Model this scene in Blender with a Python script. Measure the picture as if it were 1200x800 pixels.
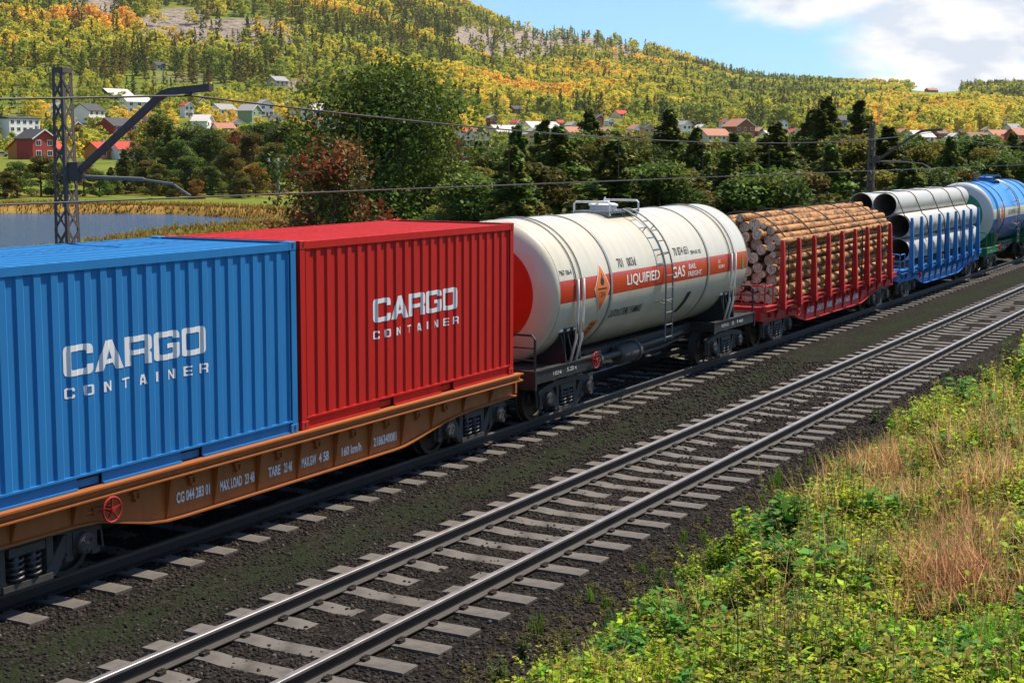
import bpy, bmesh, math, random
import numpy as np
from mathutils import Vector, Matrix
for o in list(bpy.data.objects): bpy.data.objects.remove(o)
SC = bpy.context.scene
COL = SC.collection
PI = math.pi
R = math.radians
rnd = random.Random(11)
rng = np.random.default_rng(5)

# ------------------------------------------------------------------ camera
CAMH, F, PITCH, YAW, ROLL = 4.8959, 1766.04, .1266, 1.0729, .0036   # metres above the rail head, focal length in 1/1200 of the width
FW = np.array([math.sin(YAW)*math.cos(PITCH), math.cos(YAW)*math.cos(PITCH), -math.sin(PITCH)])
_r = np.array([math.cos(YAW), -math.sin(YAW), 0.]); _u = np.cross(_r, FW)
RT = math.cos(ROLL)*_r + math.sin(ROLL)*_u
UP = -math.sin(ROLL)*_r + math.cos(ROLL)*_u
cam_d = bpy.data.cameras.new('camera'); cam = bpy.data.objects.new('camera', cam_d); COL.objects.link(cam)
M = Matrix(((RT[0], UP[0], -FW[0], 0), (RT[1], UP[1], -FW[1], 0), (RT[2], UP[2], -FW[2], CAMH), (0, 0, 0, 1)))
cam.matrix_world = M
cam_d.sensor_width = 36; cam_d.lens = F/1200*36; cam_d.clip_start = .1; cam_d.clip_end = 20000
SC.camera = cam

# ------------------------------------------------------------------ light
SUN = Vector((.49, -.225, .85)).normalized()
EXPOSURE = 0.63
w = bpy.data.worlds.new('World'); SC.world = w; w.use_nodes = True
nt = w.node_tree; N = nt.nodes; L = nt.links
for n in list(N): N.remove(n)
out = N.new('ShaderNodeOutputWorld'); bg = N.new('ShaderNodeBackground'); bg.inputs[1].default_value = .092
sky = N.new('ShaderNodeTexSky'); sky.sky_type = 'NISHITA'; sky.sun_disc = False
sky.sun_elevation = math.asin(SUN.z); sky.sun_rotation = math.atan2(SUN.x, SUN.y)
sky.dust_density = .3; sky.ozone_density = 3.0; sky.air_density = 1.0
tint = N.new('ShaderNodeMixRGB'); tint.blend_type = 'MULTIPLY'; tint.inputs[0].default_value = 1; tint.inputs[2].default_value = (.50, .86, 1.16, 1)
L.new(sky.outputs[0], tint.inputs[1])
tc = N.new('ShaderNodeTexCoord')
mp = N.new('ShaderNodeMapping'); mp.inputs['Scale'].default_value = (1, 1, 2.6); L.new(tc.outputs['Generated'], mp.inputs[0])
cn = N.new('ShaderNodeTexNoise'); cn.inputs['Scale'].default_value = 11; cn.inputs['Detail'].default_value = 9; cn.inputs['Roughness'].default_value = .55
L.new(mp.outputs[0], cn.inputs['Vector'])
def dirblob(px, py, rad_in, rad_out):
    d = FW*F + RT*(px-600) - UP*(py-400); d = d/np.linalg.norm(d)
    sub = N.new('ShaderNodeVectorMath'); sub.operation = 'SUBTRACT'; L.new(tc.outputs['Generated'], sub.inputs[0]); sub.inputs[1].default_value = tuple(d)
    mul = N.new('ShaderNodeVectorMath'); mul.operation = 'MULTIPLY'; L.new(sub.outputs[0], mul.inputs[0]); mul.inputs[1].default_value = (1, 1, 1.9)
    ln = N.new('ShaderNodeVectorMath'); ln.operation = 'LENGTH'; L.new(mul.outputs[0], ln.inputs[0])
    mr = N.new('ShaderNodeMapRange'); mr.inputs[1].default_value = rad_in; mr.inputs[2].default_value = rad_out; mr.inputs[3].default_value = 1; mr.inputs[4].default_value = 0
    L.new(ln.outputs['Value'], mr.inputs[0]); return mr.outputs[0]
def mth(op, a, b):
    m = N.new('ShaderNodeMath'); m.operation = op
    for i, v in enumerate((a, b)):
        if isinstance(v, (int, float)): m.inputs[i].default_value = v
        else: L.new(v, m.inputs[i])
    return m.outputs[0]
b1 = dirblob(1150, 50, .02, .13); b2 = dirblob(960, -40, .03, .10); b3 = dirblob(1180, 82, .0, .10); b4 = dirblob(700, -60, .02, .08)
msk = mth('MAXIMUM', mth('MAXIMUM', b1, b2), mth('MAXIMUM', b3, mth('MULTIPLY', b4, .8)))
# elsewhere in the sky broken clouds
sepz = N.new('ShaderNodeSeparateXYZ'); L.new(tc.outputs['Generated'], sepz.inputs[0])
hi = N.new('ShaderNodeMapRange'); hi.inputs[1].default_value = .12; hi.inputs[2].default_value = .5; hi.inputs[3].default_value = 0; hi.inputs[4].default_value = .42; L.new(sepz.outputs['Z'], hi.inputs[0])
msk = mth('MAXIMUM', msk, hi.outputs[0])
cov = mth('ADD', mth('MULTIPLY', msk, .62), mth('MULTIPLY', cn.outputs[0], .95))
cr = N.new('ShaderNodeMapRange'); cr.interpolation_type = 'SMOOTHSTEP'; cr.inputs[1].default_value = .70; cr.inputs[2].default_value = .98; L.new(cov, cr.inputs[0])
cn2 = N.new('ShaderNodeTexNoise'); cn2.inputs['Scale'].default_value = 26; cn2.inputs['Detail'].default_value = 7; L.new(mp.outputs[0], cn2.inputs['Vector'])
ramp = N.new('ShaderNodeValToRGB'); ramp.color_ramp.elements[0].position = .38; ramp.color_ramp.elements[0].color = (5.3, 5.8, 6.7, 1)
ramp.color_ramp.elements[1].position = .62; ramp.color_ramp.elements[1].color = (8.6, 8.5, 8.3, 1); L.new(cn2.outputs[0], ramp.inputs[0])
mx = N.new('ShaderNodeMixRGB'); L.new(cr.outputs[0], mx.inputs[0]); L.new(tint.outputs[0], mx.inputs[1]); L.new(ramp.outputs[0], mx.inputs[2])
L.new(mx.outputs[0], bg.inputs[0]); L.new(bg.outputs[0], out.inputs[0])
sd = bpy.data.lights.new('sun', 'SUN'); sd.energy = 5.0; sd.angle = R(.5); sd.color = (1, .90, .75)
so = bpy.data.objects.new('sun', sd); COL.objects.link(so); so.rotation_euler = SUN.to_track_quat('Z', 'Y').to_euler()
SC.view_settings.view_transform = 'Standard'; SC.view_settings.look = 'None'; SC.view_settings.gamma = 1
SC.view_settings.exposure = EXPOSURE
SC.cycles.max_bounces = 6; SC.cycles.transparent_max_bounces = 6

# ------------------------------------------------------------------ materials
def newmat(name):
    m = bpy.data.materials.new(name); m.use_nodes = True; return m, m.node_tree.nodes, m.node_tree.links
MC = {}
def paint(name, col, rough=.5, metal=0., dirt=.25, dcol=(.05, .04, .03), bump=.0, scale=3., streak=True, spec=.5):
    if name in MC: return MC[name]
    m, n, l = newmat(name); b = n['Principled BSDF']
    b.inputs['Roughness'].default_value = rough; b.inputs['Metallic'].default_value = metal
    if 'Specular IOR Level' in b.inputs: b.inputs['Specular IOR Level'].default_value = spec
    t = n.new('ShaderNodeTexCoord'); mp = n.new('ShaderNodeMapping'); l.new(t.outputs['Object'], mp.inputs[0])
    if streak: mp.inputs['Scale'].default_value = (2.2, 2.2, .45)
    a = n.new('ShaderNodeTexNoise'); a.inputs['Scale'].default_value = scale; a.inputs['Detail'].default_value = 8; a.inputs['Roughness'].default_value = .62; l.new(mp.outputs[0], a.inputs['Vector'])
    r = n.new('ShaderNodeMapRange'); r.inputs[1].default_value = .42; r.inputs[2].default_value = .78; r.inputs[3].default_value = 0; r.inputs[4].default_value = dirt; l.new(a.outputs[0], r.inputs[0])
    x = n.new('ShaderNodeMixRGB'); x.inputs[1].default_value = (*col, 1); x.inputs[2].default_value = (*dcol, 1); l.new(r.outputs[0], x.inputs[0]); l.new(x.outputs[0], b.inputs['Base Color'])
    r2 = n.new('ShaderNodeMapRange'); r2.inputs[1].default_value = .3; r2.inputs[2].default_value = .7; r2.inputs[3].default_value = max(0, rough-.08); r2.inputs[4].default_value = min(1, rough+.15); l.new(a.outputs[0], r2.inputs[0]); l.new(r2.outputs[0], b.inputs['Roughness'])
    if bump:
        a2 = n.new('ShaderNodeTexNoise'); a2.inputs['Scale'].default_value = scale*6; l.new(t.outputs['Object'], a2.inputs['Vector'])
        bp = n.new('ShaderNodeBump'); bp.inputs['Strength'].default_value = bump; bp.inputs['Distance'].default_value = .01; l.new(a2.outputs[0], bp.inputs['Height']); l.new(bp.outputs[0], b.inputs['Normal'])
    MC[name] = m; return m

# ------------------------------------------------------------------ mesh helpers
class MB:
    def __init__(s): s.v = []; s.f = []; s.m = []
    def add(s, vs, fs, mi=0):
        k = len(s.v); s.v += [tuple(map(float, p)) for p in vs]; s.f += [tuple(k+i for i in f) for f in fs]; s.m += [mi]*len(fs); return s
    def box(s, x0, x1, y0, y1, z0, z1, mi=0):
        x0, x1 = min(x0, x1), max(x0, x1); y0, y1 = min(y0, y1), max(y0, y1); z0, z1 = min(z0, z1), max(z0, z1)
        return s.add([(x0,y0,z0),(x1,y0,z0),(x1,y1,z0),(x0,y1,z0),(x0,y0,z1),(x1,y0,z1),(x1,y1,z1),(x0,y1,z1)],
              [(0,3,2,1),(4,5,6,7),(0,1,5,4),(1,2,6,5),(2,3,7,6),(3,0,4,7)], mi)
    def bar(s, p, q, w, h=None, up=(0, 0, 1), mi=0):          # rectangular bar between two points
        p = Vector(p); q = Vector(q); d = (q-p).normalized(); u = Vector(up)
        a = d.cross(u)
        if a.length < 1e-3: a = d.cross(Vector((1, 0, 0)))
        a.normalize(); b = a.cross(d).normalized(); h = h or w; a = a*w/2; b = b*h/2
        vs = [p-a-b, p+a-b, p+a+b, p-a+b, q-a-b, q+a-b, q+a+b, q-a+b]
        return s.add(vs, [(0,1,2,3),(7,6,5,4),(0,4,5,1),(1,5,6,2),(2,6,7,3),(3,7,4,0)], mi)
    def tube(s, pts, r, n=8, cap=True, mi=0):
        pts = [Vector(p) for p in pts]; rs = r if hasattr(r, '__len__') else [r]*len(pts)
        k = len(s.v); prev = None
        for i, p in enumerate(pts):
            d = (pts[min(i+1, len(pts)-1)]-pts[max(i-1, 0)]).normalized()
            if prev is None:
                a = d.cross(Vector((0, 0, 1)))
                if a.length < 1e-2: a = d.cross(Vector((1, 0, 0)))
            else: a = prev - d*prev.dot(d)
            a.normalize(); prev = a; b = d.cross(a)
            for j in range(n):
                t = 2*PI*j/n; s.v.append(tuple(p + (a*math.cos(t)+b*math.sin(t))*rs[i]))
        for i in range(len(pts)-1):
            for j in range(n):
                s.f.append((k+i*n+j, k+i*n+(j+1) % n, k+(i+1)*n+(j+1) % n, k+(i+1)*n+j)); s.m.append(mi)
        if cap:
            s.f.append(tuple(k+j for j in reversed(range(n)))); s.m.append(mi)
            e = k+(len(pts)-1)*n; s.f.append(tuple(e+j for j in range(n))); s.m.append(mi)
        return s
    def prism(s, poly, axis, a, b, mi=0):                      # polygon in the plane normal to axis, extruded a..b
        def P(u, v, t): return {'x': (t, u, v), 'y': (u, t, v), 'z': (u, v, t)}[axis]
        n = len(poly); vs = [P(u, v, a) for u, v in poly]+[P(u, v, b) for u, v in poly]
        fs = [tuple(range(n)), tuple(reversed(range(n, 2*n)))]+[(i, i+n, (i+1) % n+n, (i+1) % n) for i in range(n)]
        return s.add(vs, fs, mi)
    def lathe(s, prof, axis='x', c=(0, 0), n=48, mi=0):        # prof (t, r) along axis
        k = len(s.v)
        for t, r in prof:
            for j in range(n):
                a = 2*PI*j/n; u = c[0]+r*math.cos(a); v = c[1]+r*math.sin(a)
                s.v.append({'x': (t, u, v), 'y': (u, t, v), 'z': (u, v, t)}[axis])
        for i in range(len(prof)-1):
            for j in range(n):
                s.f.append((k+i*n+j, k+i*n+(j+1) % n, k+(i+1)*n+(j+1) % n, k+(i+1)*n+j)); s.m.append(mi)
        return s
    def build(s, name, mats, parent=None, smooth=False, loc=None, recalc=True, bevel=0):
        me = bpy.data.meshes.new(name); me.from_pydata(s.v, [], s.f)
        for m in (mats if isinstance(mats, (list, tuple)) else [mats]): me.materials.append(m)
        me.polygons.foreach_set('material_index', s.m)
        if recalc:
            bm = bmesh.new(); bm.from_mesh(me); bmesh.ops.recalc_face_normals(bm, faces=bm.faces); bm.to_mesh(me); bm.free()
        if smooth: me.polygons.foreach_set('use_smooth', [True]*len(me.polygons))
        o = bpy.data.objects.new(name, me); COL.objects.link(o)
        if parent: o.parent = parent
        if loc: o.location = loc
        if smooth == 'auto':
            me.set_sharp_from_angle(angle=R(35))
        if bevel:
            md = o.modifiers.new('bevel', 'BEVEL'); md.width = bevel; md.segments = 1; md.limit_method = 'ANGLE'
        return o
def tag(o, label=None, cat=None, group=None, kind=None):
    if label: o['label'] = label
    if cat: o['category'] = cat
    if group: o['group'] = group
    if kind: o['kind'] = kind
    return o
def thing(name, label, cat, loc=(0, 0, 0), rz=0, group=None):
    o = bpy.data.objects.new(name, None); COL.objects.link(o); o.location = loc; o.rotation_euler = (0, 0, rz)
    o.empty_display_size = .2
    return tag(o, label, cat, group)
def copy_tree(o, parent=None):
    c = o.copy(); COL.objects.link(c)
    if parent: c.parent = parent
    for ch in list(o.children): copy_tree(ch, c)
    return c
ORD = ['zeroth','first','second','third','fourth','fifth','sixth','seventh','eighth','ninth','tenth','eleventh','twelfth','thirteenth','fourteenth','fifteenth','sixteenth','seventeenth','eighteenth','nineteenth','twentieth']
def ordn(i):
    if i <= 20: return ORD[i]
    T = {2: 'twenty', 3: 'thirty', 4: 'forty', 5: 'fifty', 6: 'sixty', 7: 'seventy', 8: 'eighty', 9: 'ninety'}
    if i % 10 == 0: return T[i//10][:-1]+'ieth'
    return T[i//10]+'-'+ORD[i % 10]

# flat lettering --------------------------------------------------------
def curve_polys(splines):
    cu = bpy.data.curves.new('t', 'CURVE'); cu.dimensions = '2D'; cu.fill_mode = 'BOTH'
    for pts in splines:
        sp = cu.splines.new('POLY'); sp.points.add(len(pts)-1)
        for i, p in enumerate(pts): sp.points[i].co = (p[0], p[1], 0, 1)
        sp.use_cyclic_u = True
    return eval_curve(cu)
def eval_curve(cu):
    ob = bpy.data.objects.new('t', cu); COL.objects.link(ob); dg = bpy.context.evaluated_depsgraph_get(); dg.update()
    me = bpy.data.meshes.new_from_object(ob.evaluated_get(dg)); bm = bmesh.new(); bm.from_mesh(me)
    bpy.data.objects.remove(ob); bpy.data.curves.remove(cu); bpy.data.meshes.remove(me)
    bmesh.ops.remove_doubles(bm, verts=bm.verts, dist=1e-5)
    return bm
def text_bm(body, h, spacing=1.0, xs=1.0, bold=0.0, width=None):
    cu = bpy.data.curves.new('t', 'FONT'); cu.body = body; cu.size = 1; cu.space_character = spacing; cu.offset = bold; cu.resolution_u = 3
    bm = eval_curve(cu)
    xs_ = [v.co.x for v in bm.verts]; ys_ = [v.co.y for v in bm.verts]
    x0, x1, y0, y1 = min(xs_), max(xs_), min(ys_), max(ys_)
    k = h/(y1-y0) if y1 > y0 else 1; kx = (width/(x1-x0)) if width else k*xs
    for v in bm.verts: v.co.x = (v.co.x-x0)*kx; v.co.y = (v.co.y-y0)*k
    return bm
def cut(bm, xs=(), ys=()):
    for c, no, arr in ((0, (1, 0, 0), xs), (1, (0, 1, 0), ys)):
        for a in arr:
            co = (a, 0, 0) if c == 0 else (0, a, 0)
            bmesh.ops.bisect_plane(bm, geom=list(bm.verts)+list(bm.edges)+list(bm.faces), plane_co=co, plane_no=no, dist=1e-6)
def bm_obj(bm, name, mat, parent, fn, sm=False):
    for v in bm.verts: v.co = fn(v.co.x, v.co.y)
    bmesh.ops.triangulate(bm, faces=bm.faces)
    me = bpy.data.meshes.new(name); bm.to_mesh(me); bm.free(); me.materials.append(mat)
    o = bpy.data.objects.new(name, me); COL.objects.link(o); o.parent = parent; return o
def rcorner(pts):                                              # (x, y, radius) -> polyline
    o = []; n = len(pts)
    for i in range(n):
        p = Vector(pts[i][:2]); r = pts[i][2] if len(pts[i]) > 2 else 0
        if r <= 0: o.append(tuple(p)); continue
        a = (Vector(pts[i-1][:2])-p).normalized(); b = (Vector(pts[(i+1) % n][:2])-p).normalized()
        A = p+a*r; B = p+b*r
        for t in (0, .25, .5, .75, 1): q = A*(1-t)**2+p*2*t*(1-t)+B*t*t; o.append(tuple(q))
    return o
def glyph(ch, w, t):
    q = .2; i = .06; s = t*.8
    if ch == 'C': return [[(w,.33),(w-t,.33),(w-t,s,i),(t,s,i),(t,1-s,i),(w-t,1-s,i),(w-t,.67),(w,.67),(w,1,q),(0,1,q),(0,0,q),(w,0,q)]]
    if ch == 'O': return [[(0,0,q),(w,0,q),(w,1,q),(0,1,q)], [(t,s,i),(t,1-s,i),(w-t,1-s,i),(w-t,s,i)]]
    if ch == 'G': return [[(w,.56),(w*.5,.56),(w*.5,.40),(w-t,.40),(w-t,s,i),(t,s,i),(t,1-s,i),(w-t,1-s,i),(w-t,.72),(w,.72),(w,1,q),(0,1,q),(0,0,q),(w,0,q)]]
    if ch == 'A': return [[(0,0),(t*1.1,0),(t*1.5,.22),(w-t*1.5,.22),(w-t*1.1,0),(w,0),(w*.5+t*.65,1),(w*.5-t*.65,1)], [(w*.5-.13,.37),(w*.5,.76),(w*.5+.13,.37)]]
    if ch == 'R': return [[(0,0),(t,0),(t,.36),(w-t-.02,.36,.05),(w-t-.02,0),(w-.02,0),(w-.02,.36,.05),(w-.12,.44),(w,.52,.06),(w,1,q),(0,1)], [(t,.53),(t,1-s),(w-t,1-s,i),(w-t,.53,i)]]
    if ch == 'N': return [[(0,0),(t,0),(t,.68),(w-t,0),(w,0),(w,1),(w-t,1),(w-t,.32),(t,1),(0,1)]]
    if ch == 'T': return [[(w*.5-t/2,0),(w*.5+t/2,0),(w*.5+t/2,1-s),(w,1-s),(w,1),(0,1),(0,1-s),(w*.5-t/2,1-s)]]
    if ch == 'I': return [[(0,0),(t,0),(t,1),(0,1)]]
    if ch == 'E': return [[(0,0),(w,0),(w,s),(t,s),(t,.5-s/2),(w*.92,.5-s/2),(w*.92,.5+s/2),(t,.5+s/2),(t,1-s),(w,1-s),(w,1),(0,1)]]
def word_bm(word, total, h, gap, t, wch=1.12):
    x = 0; sp = []
    for ch in word:
        wd = t if ch == 'I' else wch
        for pl in glyph(ch, wd, t): sp.append([(a+x, b) for a, b in rcorner(pl)])
        x += wd+gap
    x -= gap; k = total/x
    return curve_polys([[(a*k, b*h) for a, b in pl] for pl in sp])

# ------------------------------------------------------------------ ground shape
def pxy(x, y):                      # where a ground point lies: azimuth as a column of the 1200 px photo, distance
    d = np.hypot(x, y); az = np.arctan2(x, y)-YAW
    az = (az+PI) % (2*PI)-PI
    u = 600+F*np.tan(np.clip(az, -1.2, 1.2)); return u, d
def smooth(a, b, t): t = np.clip((t-a)/(b-a), 0, 1); return t*t*(3-2*t)
def wob(x, y, s):
    return (np.sin(x/s*1.3+y/s*.7)+np.sin(y/s*1.9-x/s*.6+1.7)+np.sin(x/s*2.9+y/s*2.3+.4)*.5)/2.5
RU = np.array([-900, 0, 330, 450, 580, 640, 700, 740, 800, 850, 900, 950, 1050, 1120, 1200, 1500, 3000])
RA = np.array([280, 280, 255, 205, 138, 120, 123, 112, 98, 79, 69, 64, 63, 63, 63, 68, 50])
DD = np.array([0, 500, 620, 700, 900, 1200, 1600, 2200, 2600, 6000])
DF = np.array([0, 0, .04, .10, .27, .48, .74, 1.0, 1.0, .5])
WATER = -2.3
def lake(u, d):                      # >0 inside the lake
    near = 7.2*F/(np.interp(u, [-400, 0, 90, 180, 340], [345, 312, 297, 283, 270])-181)
    far = 7.2*F/(np.interp(u, [-400, 0, 200, 350], [252, 253.5, 256, 266])-181)
    return np.minimum(d-near, far-d)
def gz(x, y):
    x = np.asarray(x, float); y = np.asarray(y, float); u, d = pxy(x, y)
    # embankment with the two tracks
    z = np.full(x.shape, -1.5)
    y2 = y
    emb = np.interp(y2, [-30, -6, 2, 5.5, 7.0, 7.6, 9.1, 10.7, 11.2, 11.7, 13.4, 15.2, 16.6, 20], [1.2, 1.6, .55, .02, -.24, -.215, -.20, -.22, -.30, -.22, -.20, -.22, -.42, -1.5])
    emb = emb + np.where(y2 < 6.5, wob(x, y, 2.1)*.10*smooth(7, 4, y2), 0)
    z = np.where(y2 < 20, emb, -1.5+wob(x, y, 9)*.15)
    z = np.where(y2 < -30, 1.2, z)
    lk = lake(u, d); front = np.cos(np.arctan2(x, y)-YAW) > .4
    inl = (y2 > 19) & front
    z = np.where(inl, z - 2.6*smooth(-5, 4, lk), z)
    # hill
    A = np.interp(u, RU, RA); A = np.where(front, A, 60)
    up = A*np.interp(d, DD, DF) - np.interp(d, [0, 300, 500, 620, 700], [0, 0, 9, 3, 0])*1.0
    hz = CAMH + up*d/F/np.cos(np.arctan((u-600)/F)) * 1.0
    hz = hz + wob(x, y, 130)*np.interp(d, [600, 1200, 2200], [0, 6, 9]) + wob(x, y, 41)*np.interp(d, [600, 1200], [0, 2.5])
    t = smooth(260, 520, d)
    z = z*(1-t)+hz*t
    return z
def gz1(x, y): return float(gz(np.array([x]), np.array([y]))[0])
def place(px, d):                    # point of the ground in photo column px at distance d
    a = YAW+math.atan((px-600)/F); return d*math.sin(a), d*math.cos(a)
def proj(x, y, z):
    p = np.array([x, y, z-CAMH]); zz = p@FW; return 600+F*(p@RT)/zz, 400-F*(p@UP)/zz
def dist_for(px, v):                 # distance at which the ground of that column stands at photo row v
    for d in np.geomspace(420, 2600, 400):
        x, y = place(px, d)
        if proj(x, y, gz1(x, y))[1] <= v: return d
    return 2400.

# azimuth rings: fine inside the view
az = np.concatenate([np.linspace(-PI, -.62, 60, endpoint=False), np.linspace(-.62, .62, 760, endpoint=False), np.linspace(.62, PI, 60, endpoint=False)])
ds = np.concatenate([[.05], np.geomspace(1.5, 60, 420), np.geomspace(61, 260, 150), np.geomspace(262, 9000, 230)])
AZ, DS = np.meshgrid(az+YAW, ds)
X = DS*np.sin(AZ); Y = DS*np.cos(AZ); Z = gz(X, Y)
nr, nc = X.shape
idx = np.arange(nr*nc).reshape(nr, nc)
q = np.stack([idx[:-1, :], idx[1:, :], np.roll(idx, -1, 1)[1:, :], np.roll(idx, -1, 1)[:-1, :]], -1).reshape(-1, 4)
def np_mesh(name, co, quads, mat, col=None, smoothf=True, matidx=None, mats=None):
    me = bpy.data.meshes.new(name); nv = len(co); nf = len(quads); k = quads.shape[1]
    me.vertices.add(nv); me.vertices.foreach_set('co', np.ascontiguousarray(co, dtype=np.float32).ravel())
    me.loops.add(nf*k); me.loops.foreach_set('vertex_index', np.ascontiguousarray(quads, dtype=np.int32).ravel())
    me.polygons.add(nf); me.polygons.foreach_set('loop_start', np.arange(0, nf*k, k, dtype=np.int32))
    try: me.polygons.foreach_set('loop_total', np.full(nf, k, dtype=np.int32))
    except Exception: pass
    if smoothf: me.polygons.foreach_set('use_smooth', np.ones(nf, dtype=bool))
    for m in (mats or [mat]): me.materials.append(m)
    if matidx is not None: me.polygons.foreach_set('material_index', matidx.astype(np.int32))
    me.update(calc_edges=True)
    if col is not None:
        a = me.color_attributes.new('tint', 'FLOAT_COLOR', 'POINT')
        c = np.ones((nv, 4), np.float32); c[:, :3] = col; a.data.foreach_set('color', c.ravel())
    me.validate()
    return me
def mk(name, me, parent=None, loc=None):
    o = bpy.data.objects.new(name, me); COL.objects.link(o)
    if parent: o.parent = parent
    if loc is not None: o.location = loc
    return o
# what the ground is made of: R gravel, G lush green, B rock / reeds by distance
u_, d_ = pxy(X, Y); fr = np.cos(AZ-YAW) > .4
grav = smooth(5.8, 6.9, Y-np.interp(X, [11, 16, 22], [-.6, -.35, 0])+wob(X, Y, 1.3)*.35)*smooth(17.8, 16.6, Y)
lk_ = lake(u_, d_)
reed = fr*(Y > 19)*(d_ > 150)*smooth(-11, -6, lk_+wob(X, Y, 11)*3)*smooth(6, 2, lk_)*(d_ > 60)
def rock_at(u, v):
    r = 0
    for cu_, cv, ru, rv in ((112, 10, 30, 20), (205, 32, 52, 23), (270, 38, 72, 19), (335, 40, 34, 12), (610, 56, 80, 24), (675, 54, 66, 20), (352, 98, 22, 5), (735, 66, 26, 12), (560, 42, 36, 14)):
        r = np.maximum(r, 1-np.sqrt(((u-cu_)/ru)**2+((v-cv)/rv)**2))
    return r
P3 = np.stack([X, Y, Z-CAMH], -1); zz = P3@FW; zz = np.where(zz < 1, 1, zz)
pu = 600+F*(P3@RT)/zz; pv = 400-F*(P3@UP)/zz
rk = np.where((d_ > 900) & fr, smooth(.0, .25, rock_at(pu, pv)+wob(X, Y, 23)*.12), 0)
field = np.where(fr & (d_ > 1200), smooth(1.1, .8, np.hypot((pu-1098)/38, (pv-113)/9)+wob(X, Y, 60)*.2), 0.)
col = np.stack([grav, np.maximum(field, 0), np.maximum(reed, rk)], -1).reshape(-1, 3)

m, n, l = newmat('ground_soil'); b = n['Principled BSDF']; b.inputs['Roughness'].default_value = 1; b.inputs['Specular IOR Level'].default_value = .08
at = n.new('ShaderNodeAttribute'); at.attribute_name = 'tint'; sp = n.new('ShaderNodeSeparateColor'); l.new(at.outputs['Color'], sp.inputs[0])
t = n.new('ShaderNodeTexCoord')
def noise(sc, det=6, rough=.6, vec=None):
    a = n.new('ShaderNodeTexNoise'); a.inputs['Scale'].default_value = sc; a.inputs['Detail'].default_value = det; a.inputs['Roughness'].default_value = rough
    l.new(vec or t.outputs['Object'], a.inputs['Vector']); return a.outputs[0]
def rampn(inp, stops):
    r = n.new('ShaderNodeValToRGB'); cr = r.color_ramp
    while len(cr.elements) < len(stops): cr.elements.new(.5)
    for e, (p, c) in zip(cr.elements, stops): e.position = p; e.color = (*c, 1)
    l.new(inp, r.inputs[0]); return r.outputs[0]
def mixn(f, a, bb, mode='MIX'):
    x = n.new('ShaderNodeMixRGB'); x.blend_type = mode
    for i, v in ((0, f), (1, a), (2, bb)):
        if isinstance(v, (int, float)): x.inputs[i].default_value = v
        elif isinstance(v, tuple): x.inputs[i].default_value = (*v, 1)
        else: l.new(v, x.inputs[i])
    return x.outputs[0]
def mathn(op, a, b2):
    x = n.new('ShaderNodeMath'); x.operation = op
    for i, v in ((0, a), (1, b2)):
        if isinstance(v, (int, float)): x.inputs[i].default_value = v
        else: l.new(v, x.inputs[i])
    return x.outputs[0]
def rangen(inp, a, b2, c=0., d=1.):
    x = n.new('ShaderNodeMapRange'); x.inputs[1].default_value = a; x.inputs[2].default_value = b2; x.inputs[3].default_value = c; x.inputs[4].default_value = d; l.new(inp, x.inputs[0]); return x.outputs[0]
far = rampn(noise(.035, 8), [(.35, (.08, .12, .018)), (.5, (.15, .18, .022)), (.62, (.20, .17, .03)), (.72, (.24, .16, .04))])
fine = rampn(noise(3.0, 8, .7), [(.3, (.55, .55, .55)), (.7, (1.3, 1.3, 1.3))])
far = mixn(1., far, fine, 'MULTIPLY')
reedc = rampn(noise(.25, 8, .7), [(.35, (.20, .12, .03)), (.55, (.32, .18, .04)), (.7, (.24, .22, .05))])
rockc = rampn(noise(.13, 10, .8), [(.38, (.10, .075, .06)), (.46, (.40, .32, .25)), (.56, (.58, .47, .38)), (.72, (.70, .58, .48))])
sx = n.new('ShaderNodeSeparateXYZ'); l.new(t.outputs['Object'], sx.inputs[0])
dist = n.new('ShaderNodeVectorMath'); dist.operation = 'LENGTH'; l.new(t.outputs['Object'], dist.inputs[0])
isfar = rangen(dist.outputs['Value'], 500, 520)
rr = mixn(isfar, reedc, rockc)
# ballast stones
vo = n.new('ShaderNodeTexVoronoi'); vo.inputs['Scale'].default_value = 24; l.new(t.outputs['Object'], vo.inputs['Vector'])
vb = n.new('ShaderNodeSeparateColor'); l.new(vo.outputs['Color'], vb.inputs[0])
st = rampn(vb.outputs[0], [(0, (.008, .0065, .0055)), (.5, (.019, .0155, .013)), (1, (.045, .038, .032))])
st = mixn(.65, st, rampn(noise(1.1, 7, .65), [(.35, (.5, .48, .46)), (.65, (1.25, 1.2, 1.15))]), 'MULTIPLY')
gy = mathn('SUBTRACT', sx.outputs['Y'], 11.2)
gm = mathn('MULTIPLY', rangen(mathn('ABSOLUTE', gy, 0), .75, .15), rangen(noise(1.7, 6, .65), .34, .56))
st = mixn(mathn('MULTIPLY', gm, .8), st, rampn(noise(40, 3), [(.3, (.014, .021, .009)), (.7, (.022, .032, .012))]))
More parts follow.
